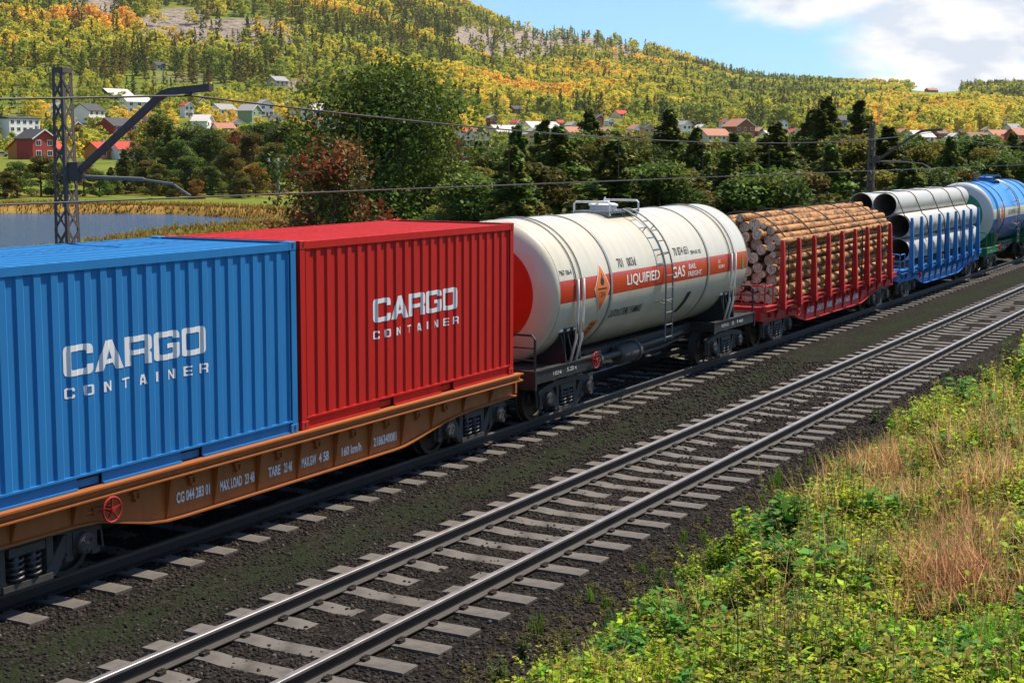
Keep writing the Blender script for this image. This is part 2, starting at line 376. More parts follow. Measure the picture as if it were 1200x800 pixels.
# dark earth under the weeds
em = rangen(sx.outputs['Y'], 7.8, 5.8)
soil = rampn(noise(5, 9, .7), [(.3, (.02, .018, .012)), (.6, (.05, .045, .02)), (.75, (.07, .075, .025))])
isnear = rangen(dist.outputs['Value'], 90, 130)
base = mixn(isnear, soil, far)
base = mixn(sp.outputs['Blue'], base, rr)
base = mixn(sp.outputs['Green'], base, (.20, .27, .05))
base = mixn(sp.outputs['Red'], base, st)
l.new(base, b.inputs['Base Color'])
bp = n.new('ShaderNodeBump'); bp.inputs['Strength'].default_value = .9; bp.inputs['Distance'].default_value = .03
l.new(mathn('MULTIPLY', vo.outputs['Distance'], mathn('MULTIPLY', sp.outputs['Red'], -1.2)), bp.inputs['Height'])
bp2 = n.new('ShaderNodeBump'); bp2.inputs['Strength'].default_value = 1; bp2.inputs['Distance'].default_value = 9
l.new(mathn('MULTIPLY', noise(.09, 8, .8), mathn('MULTIPLY', sp.outputs['Blue'], isfar)), bp2.inputs['Height']); l.new(bp.outputs[0], bp2.inputs['Normal'])
l.new(bp2.outputs[0], b.inputs['Normal'])
GM = m
tag(mk('ground', np_mesh('ground', np.stack([X, Y, Z], -1).reshape(-1, 3), q, GM, col)), kind='structure')
# water ----------------------------------------------------------------
m, n, l = newmat('lake_water'); b = n['Principled BSDF']; b.inputs['Base Color'].default_value = (.03, .07, .13, 1); b.inputs['Roughness'].default_value = .16
b.inputs['IOR'].default_value = 1.33
t = n.new('ShaderNodeTexCoord'); mp = n.new('ShaderNodeMapping'); l.new(t.outputs['Object'], mp.inputs[0]); mp.inputs['Rotation'].default_value = (0, 0, .5)
mp.inputs['Scale'].default_value = (1, .45, 1)
a = n.new('ShaderNodeTexNoise'); a.inputs['Scale'].default_value = 1.3; a.inputs['Detail'].default_value = 6; l.new(mp.outputs[0], a.inputs['Vector'])
bp = n.new('ShaderNodeBump'); bp.inputs['Strength'].default_value = 1; bp.inputs['Distance'].default_value = .35; l.new(a.outputs[0], bp.inputs['Height']); l.new(bp.outputs[0], b.inputs['Normal'])
mb = MB(); mb.add([(-260, 30, WATER), (330, 30, WATER), (330, 330, WATER), (-260, 330, WATER)], [(0, 1, 2, 3)])
tag(mb.build('water', m, recalc=False), kind='structure')

# ------------------------------------------------------------------ railway tracks
YC, YN = 13.43, 9.10
steel = paint('rail_steel', (.032, .027, .024), .55, .3, .5, (.03, .02, .015), streak=False, scale=9)
headm = paint('rail_head', (.36, .33, .31), .42, .8, .25, (.20, .15, .12), streak=False, scale=4)
headd = paint('rail_head_dull', (.12, .11, .10), .5, .7, .4, (.10, .08, .06), streak=False, scale=4)
conc = paint('sleeper_concrete', (.115, .10, .085), .9, 0, .9, (.03, .025, .02), .5, 3.5, streak=False)
clipm = paint('clip_iron', (.045, .035, .03), .6, .4, .3)
X0T, X1T = -24.0, 170.0
def track(y, label, hm):
    root = thing('railway_track', label, 'railway track', (0, y, 0), 0, 'railway tracks')
    for s in (-1, 1):
        c = s*.755; m_ = MB()
        prof = [(-.075, -.178), (-.075, -.166), (-.012, -.145), (-.009, -.045), (-.035, -.034), (-.035, -.007), (-.028, 0), (.028, 0), (.035, -.007), (.035, -.034), (.009, -.045), (.012, -.145), (.075, -.166), (.075, -.178)]
        k = len(prof); vs = [(X0T, c+a, z) for a, z in prof]+[(X1T, c+a, z) for a, z in prof]
        for i in range(k):
            j = (i+1) % k; m_.add([vs[i], vs[j], vs[k+j], vs[k+i]], [(0, 1, 2, 3)], 1 if i in (4, 5, 6, 7, 8) else 0)
        m_.build('rail', [steel, hm], root)
    def sleeper(mb, x, dx=0):
        pts = [(-1.38, -.188), (-1.36, -.182), (-.55, -.182), (-.35, -.20), (.35, -.20), (.55, -.182), (1.36, -.182), (1.38, -.188), (1.38, -.34), (-1.38, -.34)]
        mb.prism(pts, 'x', x-.14, x+.14)
    def clips(mb, x):
        for s in (-1, 1):
            for e in (-1, 1):
                cy = s*.755+e*.10
                mb.box(x-.045, x+.045, cy-.035, cy+.035, -.182, -.15); mb.tube([(x-.03, cy-.02*e, -.14), (x+.03, cy+.03*e, -.13), (x+.03, cy-.02*e, -.14)], .009, 5)
    n0 = 0; stuff = MB(); cl = MB(); x = 3.63
    sl = MB(); sleeper(sl, 0); sme = sl.build('sleeper', conc, root, bevel=0)
    x = 3.63; k = 0; first = True
    sme.location = (x, 0, 0); sme.rotation_euler = (0, 0, 0)
    while x < X1T-.5:
        if k < 100:
            if k: o = sme.copy(); COL.objects.link(o); o.parent = root; o.location = (x+rnd.uniform(-.012, .012), rnd.uniform(-.02, .02), rnd.uniform(-.004, .004)); o.rotation_euler = (0, 0, rnd.uniform(-.008, .008))
        else: sleeper(stuff, x)
        if x < 70: clips(cl, x)
        x += .652; k += 1
    x = 3.63-.652
    while x > X0T: sleeper(stuff, x); x -= .652
    tag(stuff.build('sleeper', conc, root), kind='stuff')
    tag(cl.build('rail_clip', clipm, root), kind='stuff')
    return root
track(YC, 'dull railed track on concrete sleepers carrying the freight train', headd)
track(YN, 'empty track with shiny rails between the train and the weedy bank', headm)

# loose stones of the ballast, nearest stretch
def stones():
    g = np.random.default_rng(12); ph = (1+5**.5)/2
    V = np.array([(-1, ph, 0), (1, ph, 0), (-1, -ph, 0), (1, -ph, 0), (0, -1, ph), (0, 1, ph), (0, -1, -ph), (0, 1, -ph), (ph, 0, -1), (ph, 0, 1), (-ph, 0, -1), (-ph, 0, 1)])/1.9
    T = np.array([(0, 11, 5), (0, 5, 1), (0, 1, 7), (0, 7, 10), (0, 10, 11), (1, 5, 9), (5, 11, 4), (11, 10, 2), (10, 7, 6), (7, 1, 8), (3, 9, 4), (3, 4, 2), (3, 2, 6), (3, 6, 8), (3, 8, 9), (4, 9, 5), (2, 4, 11), (6, 2, 10), (8, 6, 7), (9, 8, 1)])
    n_ = 62000; x = 9+27*g.random(n_)**1.25; y = g.uniform(6.6, 15.2, n_); k = (np.abs(y-11.2) > .5) | (g.random(n_) < .35); x, y = x[k], y[k]; z = gz(x, y)
    for c_ in (YC, YN):
        k = np.abs(np.abs(y-c_)-.755) > .10; x, y, z = x[k], y[k], z[k]
        ins = (np.abs(y-c_) < 1.40) & (np.abs(((x-3.63)/.652) % 1-.5) > .27) & (g.random(len(x)) < .93); x, y, z = x[~ins], y[~ins], z[~ins]
    n_ = len(x); sc = g.uniform(.014, .032, n_)*np.clip(x/18, 1, 1.6); var = 1+g.normal(size=(n_, 12, 3))*.16; an = g.uniform(0, 6.28, n_); st_ = g.uniform(.6, 1.1, (n_, 1, 3))
    P = V[None]*var*st_*sc[:, None, None]; c, s = np.cos(an)[:, None], np.sin(an)[:, None]
    Q = np.stack([P[..., 0]*c-P[..., 1]*s, P[..., 0]*s+P[..., 1]*c, P[..., 2]], -1)+np.stack([x, y, z+sc*.02], -1)[:, None]
    tr = (T[None]+np.arange(n_)[:, None, None]*12).reshape(-1, 3)
    b_ = g.uniform(.5, 1.7, (n_, 1))*np.array([[.030, .025, .021]]); b_ = np.where(g.random((n_, 1)) < .04, b_*2.6, b_)
    m_, n2, l2 = newmat('ballast_stone'); bs = n2['Principled BSDF']; bs.inputs['Roughness'].default_value = .95; bs.inputs['Specular IOR Level'].default_value = .1
    a_ = n2.new('ShaderNodeAttribute'); a_.attribute_name = 'tint'; l2.new(a_.outputs['Color'], bs.inputs['Base Color'])
    tag(mk('ballast', np_mesh('ballast', Q.reshape(-1, 3), tr, m_, np.repeat(b_, 12, 0), smoothf=False)), kind='stuff')
stones()

# ------------------------------------------------------------------ rolling stock
black = paint('frame_black', (.018, .019, .021), .45, 0, .45, (.05, .042, .035), .1)
bogm = paint('bogie_iron', (.065, .058, .05), .6, .2, .7, (.075, .062, .05), .25, 5)
wheelm = paint('wheel_steel', (.06, .055, .05), .45, .6, .5, (.03, .025, .02), streak=False)
springm = paint('spring_iron', (.10, .095, .09), .45, .5, .5, (.04, .035, .03), streak=False)
redw = paint('wheel_red', (.42, .02, .015), .4, 0, .25)
whitet = paint('stencil_white', (.85, .84, .80), .6, 0, .45, (.25, .2, .16), scale=14, streak=False)
def make_bogie(wb=.83):
    root = MB(); s_ = root
    for s in (-1, 1):
        y0, y1 = (s*1.0, s*1.10)
        a, b2 = min(y0, y1), max(y0, y1)
        s_.prism([(-1.12, .52), (-1.12, .60), (-.80, .66), (-.45, .70), (.45, .70), (.80, .66), (1.12, .60), (1.12, .52), (.80, .56), (.42, .60), (-.42, .60), (-.80, .56)], 'y', a, b2)
        s_.prism([(-.72, .57), (-.56, .57), (-.28, .22), (-.36, .13), (-.46, .18)], 'y', a+.005, b2-.005)
        s_.prism([(.72, .57), (.56, .57), (.28, .22), (.36, .13), (.46, .18)], 'y', a+.005, b2-.005)
        s_.box(-.36, .36, a-.02, b2+.02, .13, .20)
        s_.box(-.40, -.30, a+.01, b2-.01, .2, .6); s_.box(.30, .40, a+.01, b2-.01, .2, .6)
        for e in (-1, 1):
            s_.box(e*wb-.24, e*wb-.15, a, b2, .30, .58); s_.box(e*wb+.15, e*wb+.24, a, b2, .30, .58)
            s_.box(e*wb+.15, e*wb+.27, a-.01, b2+.02, .26, .33); s_.box(e*wb-.27, e*wb-.15, a-.01, b2+.02, .26, .33)
            s_.tube([(e*(wb+.33), s*1.06, .62), (e*(wb+.34), s*1.09, .30)], .014, 6)
            s_.tube([(e*(wb-.33), s*1.0, .50), (e*(wb-.30), s*.95, .14)], .02, 6)
        s_.box(-.26, .26, a-.015, b2+.015, .50, .595)
    s_.box(-.2, .2, -1.0, 1.0, .50, .64); s_.lathe([(.60, .0), (.60, .28), (.80, .28), (.80, 0)], 'z', (0, 0), 20)
    for e in (-1, 1):
        s_.box(e*.33-.02, e*.33+.02, -.85, .85, .28, .36)
        for s in (-1, 1): s_.box(e*.40-.05, e*.40+.02, s*.755-.05, s*.755+.05, .24, .48)
    frame = s_.build('bogie', bogm)
    for s in (-1, 1):
        for x in (-.125, .125):
            pts = []; T = 4.5; nn = 54
            for i in range(nn+1):
                a = 2*PI*T*i/nn; pts.append((x+.085*math.cos(a), s*1.05+.085*math.sin(a), .205+.29*i/nn))
            sp_ = MB(); sp_.tube(pts, .017, 6); sp_.tube([(x, s*1.05, .2), (x, s*1.05, .5)], .045, 8); sp_.build('spring', springm, frame, smooth=True)
        for e in (-1, 1):
            ab = MB(); y1 = s*1.0
            ab.box(e*wb-.14, e*wb+.14, s*.98, s*1.11, .34, .57)
            ab.lathe([(s*1.08, .0), (s*1.08, .13), (s*1.17, .125), (s*1.19, .10), (s*1.19, 0)], 'y', (e*wb, .43), 16)
            for k in range(3): a = k*2.094+.5; ab.lathe([(s*1.185, 0), (s*1.185, .018), (s*1.21, .018), (s*1.21, 0)], 'y', (e*wb+.075*math.cos(a), .43+.075*math.sin(a)), 6)
            ab.build('axle_box', bogm, frame, smooth='auto')
    for e in (-1, 1):
        wl = MB()
        for s in (-1, 1):
            wl.lathe([(s*.70, .0), (s*.70, .12), (s*.745, .15), (s*.735, .34), (s*.69, .38), (s*.69, .455), (s*.715, .455), (s*.725, .428), (s*.83, .418), (s*.83, .36), (s*.775, .345), (s*.785, .15), (s*.84, .12), (s*.84, 0)], 'y', (e*wb, .42), 40)
        wl.tube([(e*wb, -1.1, .42), (e*wb, 1.1, .42)], .075, 12)
        wl.build('wheelset', wheelm, frame, smooth='auto')
    return frame
bogie0 = make_bogie()
def add_bogie(root, x, first=[True]):
    o = bogie0 if first[0] else copy_tree(bogie0)
    first[0] = False
    o.parent = root; o.location = (x, 0, 0); return o
def handwheel(root, x, y, z, r=.15, mat=None):
    mb = MB(); mb.tube([(x+r*math.cos(a), y, z+r*math.sin(a)) for a in np.linspace(0, 2*PI, 25)], .014, 6, cap=False)
    for k in range(5):
        a = k*2*PI/5+.3; mb.bar((x, y, z), (x+r*math.cos(a), y, z+r*math.sin(a)), .022, .012)
    mb.tube([(x, y-.03, z), (x, y+.12, z)], .028, 8)
    mb.build('handbrake_wheel', mat or redw, root, smooth='auto')
def coupler(root, x, s):
    mb = MB(); mb.box(x-.25, x+.25, -.09, .09, .62, .82); mb.prism([(x+s*.2, -.13), (x+s*.42, -.16), (x+s*.47, -.05), (x+s*.36, 0), (x+s*.47, .08), (x+s*.40, .17), (x+s*.2, .13)], 'z', .60, .86)
    mb.tube([(x, .35, .72), (x+s*.15, .36, .55), (x+s*.32, .33, .45), (x+s*.42, .25, .5)], .025, 8)
    mb.build('coupler', black, root, smooth='auto')

def flat_wagon(name, label, cx, mat, stakes=None, texts=None, railing=False, wheelmat=None, brake_x=-3.75):
    HL = 6.28
    root = thing(name, label, 'freight wagon', (cx, YC, 0))
    dk = MB(); dk.box(-HL+.02, HL-.02, -1.16, 1.16, 1.00, 1.045)
    for k in range(15):
        x = -HL+.5+k*(2*HL-1)/14; dk.box(x-.04, x+.04, -1.05, 1.05, .86, .995)
    dk.box(-HL+.1, HL-.1, -.16, .16, .60, .86)
    dk.build('deck', mat, root)
    for s in (-1, 1):
        mb = MB()
        P = [(1.165, 1.07), (1.31, 1.07), (1.31, 1.045), (1.235, 1.038), (1.235, .965), (1.30, .955), (1.30, .935), (1.165, .935)]
        mb.prism([(s*a, z) for a, z in P], 'x', -HL, HL); mb.build('side_sill', mat, root)
        low = [(-HL+.05, .685), (-4.2, .67), (-3.85, .645), (-3.45, .555), (-3.0, .45), (-2.7, .41), (-2.4, .40), (2.4, .40), (2.65, .41), (3.0, .455), (3.5, .54), (3.95, .605), (4.3, .64), (4.8, .665), (HL-.05, .685)]
        mb = MB()
        for i in range(len(low)-1):
            (xa, za), (xb, zb) = low[i], low[i+1]
            mb.add([(xa, s*1.12, za), (xb, s*1.12, zb), (xb, s*1.12, .935), (xa, s*1.12, .935), (xa, s*1.105, za), (xb, s*1.105, zb), (xb, s*1.105, .935), (xa, s*1.105, .935)], [(0, 1, 2, 3), (4, 7, 6, 5)])
        for i in range(len(low)-1):
            (xa, za), (xb, zb) = low[i], low[i+1]
            vs = [(x, s*y, z+dz) for x, z in ((xa, za), (xb, zb)) for y in (1.05, 1.20) for dz in (-.022, 0)]
            mb.add(vs, [(0, 1, 3, 2), (4, 6, 7, 5), (0, 4, 5, 1), (2, 3, 7, 6), (0, 2, 6, 4), (1, 5, 7, 3)])
        mb.add([(-HL+.05, s*1.05, .66), (-HL+.05, s*1.16, .66), (-HL+.05, s*1.16, .935), (-HL+.05, s*1.05, .935), (-HL+.06, s*1.05, .66), (-HL+.06, s*1.16, .66), (-HL+.06, s*1.16, .935), (-HL+.06, s*1.05, .935)], [(0,1,2,3),(7,6,5,4),(0,4,5,1),(1,5,6,2),(2,6,7,3),(3,7,4,0)])
        mb.build('side_girder', mat, root, smooth='auto')
        for x in (-5.1, -4.2, -2.64, -1.75, -.87, .01, .89, 1.77, 2.65, 3.52, 4.5, 5.4):
            zb = float(np.interp(x, [p[0] for p in low], [p[1] for p in low]))+.002
            mb = MB(); mb.prism([(s*1.122, zb), (s*1.14, zb), (s*1.225, .933), (s*1.122, .933)], 'x', x-.011, x+.011)
            mb.build('rib', mat, root)
        for x in (-5.6, -3.2, -2.2, -1.31, -.43, .45, 1.33, 2.21, 3.08, 3.9):
            mb = MB(); mb.box(x-.07, x+.05, s*1.122, s*1.175, .845, .868); mb.box(x-.03, x+.03, s*1.122, s*1.16, .775, .845); mb.box(x-.03, x+.04, s*1.122, s*1.185, .745, .775)
            mb.box(x+.03, x+.045, s*1.155, s*1.185, .775, .845)
            mb.build('lashing_hook', mat, root)
    for s in (-1, 1):
        mb = MB(); mb.box(s*HL-.03, s*HL+.03, -1.16, 1.16, .70, 1.04) if True else None
        mb.build('end_beam', mat, root); coupler(root, s*(HL+.03), s)
    add_bogie(root, -4.87); add_bogie(root, 4.87)
    handwheel(root, brake_x, -1.30, .775, .145, wheelmat)
    mb = MB(); mb.tube([(brake_x+.0, -1.18, .775), (brake_x-.25, -1.1, .74)], .02, 6); mb.box(brake_x-.15, brake_x+.15, -1.16, -1.122, .72, .80); mb.build('brake_bracket', mat, root)
    for (x0, x1, z, h, tx) in texts or []:
        bm = text_bm(tx, h, width=x1-x0, bold=.03); bm_obj(bm, 'lettering', whitet, root, lambda x, y, x0=x0, z=z: (x0+x, -1.1235, z+y))
    if stakes:
        for i in range(9):
            for s in (-1, 1):
                x = -5.2+1.3*i
                mb = MB(); mb.prism([(s*1.313, .90), (s*1.43, .90), (s*1.425, 1.15), (s*1.36, stakes-.12), (s*1.355, stakes-.12), (s*1.34, stakes), (s*1.27, stakes), (s*1.26, 1.9), (s*1.255, 1.073), (s*1.313, 1.073)], 'x', x-.055, x+.055)
                mb.box(x-.085, x+.085, s*1.313, s*1.44, .94, 1.08); mb.box(x-.07, x-.055, s*1.27, s*1.37, 1.09, stakes-.3); mb.box(x+.055, x+.07, s*1.27, s*1.37, 1.09, stakes-.3)
                mb.build('stake', mat, root)
    if railing:
        for e in (-1, 1):
            mb = MB(); x = e*(HL-.12)
            mb.tube([(x, -1.2, 1.05), (x, -1.2, 1.52), (x, -1.15, 1.57), (x, 1.15, 1.57), (x, 1.2, 1.52), (x, 1.2, 1.05)], .022, 8)
            mb.tube([(x, -1.2, 1.36), (x, 1.2, 1.36)], .015, 6); mb.tube([(x, -1.2, 1.2), (x, 1.2, 1.2)], .015, 6)
            for y in (-.6, 0, .6): mb.tube([(x, y, 1.05), (x, y, 1.57)], .015, 6)
            mb.tube([(x-e*.55, -1.22, 1.05), (x-e*.55, -1.22, 1.50), (x-e*.48, -1.22, 1.56), (x, -1.22, 1.56)], .02, 8)
            mb.build('end_railing', mat, root, smooth='auto')
    return root
brown = paint('wagon_brown', (.37, .11, .02), .5, 0, .35, (.10, .03, .012), .15, 2.5)
T1 = [(-2.46, -1.98, .56, .12, 'CG 044'), (-1.93, -1.83, .56, .12, '')]
TX = [(-2.42, -1.90, .475, .105, 'CG 044 283 01')]
texts = [(-2.45, -1.82, .55, .14, 'CG 044 283 01'), (-1.62, -1.18, .535, .14, 'MAX. LOAD'), (-1.12, -.92, .535, .14, '\u2261 \u2261\u2261'),
         (-.62, -.36, .53, .135, 'TARE'), (-.28, -.10, .53, .135, '\u2261 \u2261\u2261'), (.12, .46, .52, .14, 'MAX.GW'), (.52, .76, .52, .14, '4 58'),
         (1.08, 1.58, .51, .135, '160 km/h'), (1.9, 2.52, .51, .14, '2186340081')]
texts = [(a, b_, z, h, tx.replace('\u2261 \u2261\u2261', '23 48')) for a, b_, z, h, tx in texts]
flat_wagon('flat_wagon', 'brown flat wagon carrying the blue and the red container', 16.45, brown, texts=texts)
wred = paint('wagon_red', (.50, .018, .018), .45, 0, .3, (.14, .01, .01), .1, 2.5)
wblue = paint('wagon_blue', (.018, .19, .50), .45, 0, .3, (.01, .05, .14), .1, 2.5)
texts2 = [(a, b_, z+.01, h*1.05, tx) for a, b_, z, h, tx in [(-2.45, -1.85, .53, .15, '044 283'), (-1.6, -.95, .53, .15, 'LOAD 71'), (-.7, -.15, .53, .15, 'TARE'), (.15, .75, .53, .15, 'GW 94'), (1.1, 1.6, .53, .15, '160'), (1.9, 2.5, .53, .15, '2186')]]
flat_wagon('stake_wagon', 'red stake wagon loaded with pine logs behind the white tank wagon', 41.74, wred, stakes=2.66, texts=texts2, railing=True, wheelmat=wred)
flat_wagon('stake_wagon', 'blue stake wagon loaded with grey pipes behind the red log wagon', 54.90, wblue, stakes=2.72, texts=texts2, railing=True, wheelmat=redw)

# ------------------------------------------------------------------ containers
PITCHC = .25
def cprof(x):                                                   # corrugation depth (0 outside .. .036 inside)
    t = (x/PITCHC) % 1
    if t < .38: return 0.
    if t < .50: return .022*(t-.38)/.12
    if t < .88: return .022
    return .022*(1-(t-.88)/.12)
CB = [0, .38, .50, .88]
def container(name, label, x0, col, roofcol=None):
    mat = paint(name+label[:6], col, .55, 0, .30, tuple(c*.5 for c in col), .0, 1.6, spec=.18)
    dark = paint('casting_hole', (.012, .012, .014), .8)
    Lc, Wc, Hc = 6.058, 2.438, 2.591; zf = 1.073
    root = thing(name, label, 'shipping container', (x0, YC, zf))
    h = Wc/2
    xs = []; k = 0
    while True:
        done = False
        for b_ in CB:
            x = (k+b_)*PITCHC
            if x > Lc-.30: done = True; break
            xs.append(x)
        if done: break
        k += 1
    xs.append(Lc-.30)
    for s in (-1, 1):
        mb = MB(); y0 = h-.012
        pts = [(.145+x, s*(y0-cprof(x+1e-6))) for x in xs]
        if s > 0: pass
        for i in range(len(pts)-1):
            (xa, ya), (xb, yb) = pts[i], pts[i+1]
            mb.add([(xa, ya, .16), (xb, yb, .16), (xb, yb, Hc-.10), (xa, ya, Hc-.10)], [(0, 1, 2, 3)])
        mb.build('side_panel', mat, root, recalc=False)
        mb = MB(); mb.box(.12, Lc-.12, s*(h-.06), s*(h-.002), Hc-.115, Hc-.015); mb.box(.12, Lc-.12, s*(h-.16), s*(h-.06), Hc-.045, Hc-.03); mb.build('top_rail', mat, root)
        mb = MB(); mb.box(.12, Lc-.12, s*(h-.05), s*(h-.001), .145, .17); mb.box(.14, 1.95, s*(h-.05), s*(h-.035), .02, .145); mb.box(2.35, 3.7, s*(h-.05), s*(h-.035), .02, .145); mb.box(4.1, Lc-.14, s*(h-.05), s*(h-.035), .02, .145)
        mb.box(.16, 1.95, s*(h-.05), s*(h-.012), .003, .022); mb.box(2.35, 3.7, s*(h-.05), s*(h-.012), .003, .022); mb.box(4.1, Lc-.16, s*(h-.05), s*(h-.012), .003, .022)
        for fx in (1.95, 3.7): mb.box(fx, fx+.40, s*(h-.10), s*(h-.085), .003, .145)
        mb.build('bottom_rail', mat, root)
    mb = MB(); y = -h+.05
    kk = int((Lc-.3)/.21)
    for k in range(kk):
        xa = .15+k*.21
        for (a, za, b_, zb) in ((0, 0, .09, 0), (.09, 0, .115, -.02), (.115, -.02, .185, -.02), (.185, -.02, .21, 0)):
            mb.add([(xa+a, -h+.07, Hc-.022+za), (xa+b_, -h+.07, Hc-.022+zb), (xa+b_, h-.07, Hc-.022+zb), (xa+a, h-.07, Hc-.022+za)], [(0, 1, 2, 3)])
    mb.build('roof_panel', mat, root, recalc=False)
    pn = MB()
    for k in range(0, kk, 2):
        for yy in (-.75, -.25, .25, .75):
            xa = .15+k*.21+.15; pn.box(xa-.025, xa+.025, yy-.03, yy+.03, Hc-.043, Hc-.034)
    pn.build('drain_dimple', dark, root)
    for e in (0, 1):
        mb = MB(); x = .03 if e == 0 else Lc-.03
        n_ = 9; wv = (Wc-.3)/n_
        for k in range(n_):
            ya = -h+.15+k*wv; d = .03 if e == 0 else -.03
            for (a, da, b_, db) in ((0, 0, .28, 0), (.28, 0, .5, 1), (.5, 1, .78, 1), (.78, 1, 1, 0)):
                mb.add([(x+d*da, ya+a*wv, .1), (x+d*db, ya+b_*wv, .1), (x+d*db, ya+b_*wv, Hc-.1), (x+d*da, ya+a*wv, Hc-.1)], [(0, 1, 2, 3)])
        mb.box(min(x, x+(.05 if e == 0 else -.05)), max(x, x+(.05 if e == 0 else -.05)), -h+.12, h-.12, Hc-.11, Hc-.005); mb.box(min(x, x+(.05 if e == 0 else -.05)), max(x, x+(.05 if e == 0 else -.05)), -h+.12, h-.12, .01, .13)
        mb.build('end_panel', mat, root, recalc=False)
        if e == 1:
            for yy in (-.75, -.3, .3, .75):
                mb = MB(); mb.tube([(Lc-.012, yy, .1), (Lc-.012, yy, Hc-.1)], .016, 8); mb.build('locking_bar', mat, root)
    for ex in (0, 1):
        for s in (-1, 1):
            x = .0 if ex == 0 else Lc-.13
            a, b_ = sorted((s*(h-.14), s*(h-.004)))
            mb = MB(); mb.box(x+.008, x+.122, a, b_, .12, Hc-.12); mb.build('corner_post', mat, root)
            for top in (0, 1):
                z = 0 if top == 0 else Hc-.118
                mb = MB(); mb.box(x-.001 if ex == 0 else x-.03, x+.161 if ex == 0 else x+.131, *sorted((s*(h-.16), s*h)), z, z+.118)
                o = mb.build('corner_casting', mat, root, bevel=.006)
                xc = x+.08 if ex == 0 else x+.05
                hb = MB(); hb.prism([(xc+.022*math.cos(t_), z+.059+(.040 if math.sin(t_) >= 0 else .040)*math.sin(t_)) for t_ in np.linspace(0, 2*PI, 14, endpoint=False)], 'y', s*(h-.02), s*(h+.0015)); hb.build('hole', dark, o)
    mb = MB(); mb.box(.05, Lc-.05, -h+.06, h-.06, .1, .145); mb.build('floor', dark, root)
    wm = paint('container_white', (.80, .80, .80), .5, 0, .25, (.45, .45, .45), scale=6)
    xoff = 1.80
    brk = [(k+b_)*PITCHC+.145-xoff for k in range(40) for b_ in CB]
    def fn(x, y, z0):
        X_ = x+xoff; return (X_, -(h-.012-cprof(X_-.145))-.004, z0+y)
    bm = word_bm('CARGO', 2.38, .345, .12, .25, 1.1); cut(bm, xs=[b_ for b_ in brk if 0 < b_ < 2.4]); bm_obj(bm, 'lettering', wm, root, lambda x, y: fn(x, y, 1.30))
    bm = word_bm('CONTAINER', 2.42, .12, .88, .22, .80); cut(bm, xs=[b_ for b_ in brk if 0 < b_ < 2.5]); bm_obj(bm, 'lettering', wm, root, lambda x, y: fn(x, y, 1.055))
    return root
container('shipping_container', 'blue container lettered CARGO CONTAINER, nearest on the brown wagon', 10.327, (.024, .19, .46))
container('shipping_container', 'red container lettered CARGO CONTAINER, between blue container and white tank', 16.465, (.50, .017, .012))

# ------------------------------------------------------------------ tank wagons
def tank_paint(name, main, band, disc, x0, x1, zc, low=None, ring=None):
    m, n, l = newmat(name); b = n['Principled BSDF']; b.inputs['Roughness'].default_value = .26
    if 'Coat Weight' in b.inputs: b.inputs['Coat Weight'].default_value = .25; b.inputs['Coat Roughness'].default_value = .15
    t = n.new('ShaderNodeTexCoord'); s = n.new('ShaderNodeSeparateXYZ'); l.new(t.outputs['Object'], s.inputs[0])
    def mm(op, a, c=0.):
        x = n.new('ShaderNodeMath'); x.operation = op
        for i, v in ((0, a), (1, c)):
            if isinstance(v, (int, float)): x.inputs[i].default_value = v
            else: l.new(v, x.inputs[i])
        return x.outputs[0]
    def mix(f, a, c):
        x = n.new('ShaderNodeMixRGB')
        for i, v in ((0, f), (1, a), (2, c)):
            if isinstance(v, tuple): x.inputs[i].default_value = (*v, 1)
            elif isinstance(v, float): x.inputs[i].default_value = v
            else: l.new(v, x.inputs[i])
        return x.outputs[0]
    shell = mm('MULTIPLY', mm('GREATER_THAN', s.outputs[0], x0+.005), mm('LESS_THAN', s.outputs[0], x1-.005))
    bandf = mm('MULTIPLY', shell, mm('MULTIPLY', mm('GREATER_THAN', s.outputs[2], 2.14), mm('LESS_THAN', s.outputs[2], 2.55)))
    c = main
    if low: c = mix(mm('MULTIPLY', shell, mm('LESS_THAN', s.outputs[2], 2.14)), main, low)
    if ring: c = mix(mm('SUBTRACT', 1., shell), c, ring)
    c = mix(bandf, c, band)
    rad = mm('SQRT', mm('ADD', mm('POWER', s.outputs[1], 2.), mm('POWER', mm('SUBTRACT', s.outputs[2], zc), 2.)))
    c = mix(mm('MULTIPLY', mm('SUBTRACT', 1., shell), mm('LESS_THAN', rad, .93)), c, disc)
    mp = n.new('ShaderNodeMapping'); mp.inputs['Scale'].default_value = (2.5, .4, .4); l.new(t.outputs['Object'], mp.inputs[0])
    a = n.new('ShaderNodeTexNoise'); a.inputs['Scale'].default_value = 1.6; a.inputs['Detail'].default_value = 9; a.inputs['Roughness'].default_value = .65; l.new(mp.outputs[0], a.inputs['Vector'])
    r = n.new('ShaderNodeMapRange'); r.inputs[1].default_value = .46; r.inputs[2].default_value = .8; r.inputs[4].default_value = .30; l.new(a.outputs[0], r.inputs[0])
    c = mix(r.outputs[0], c, (.22, .19, .14))
    l.new(c, b.inputs['Base Color']); return m
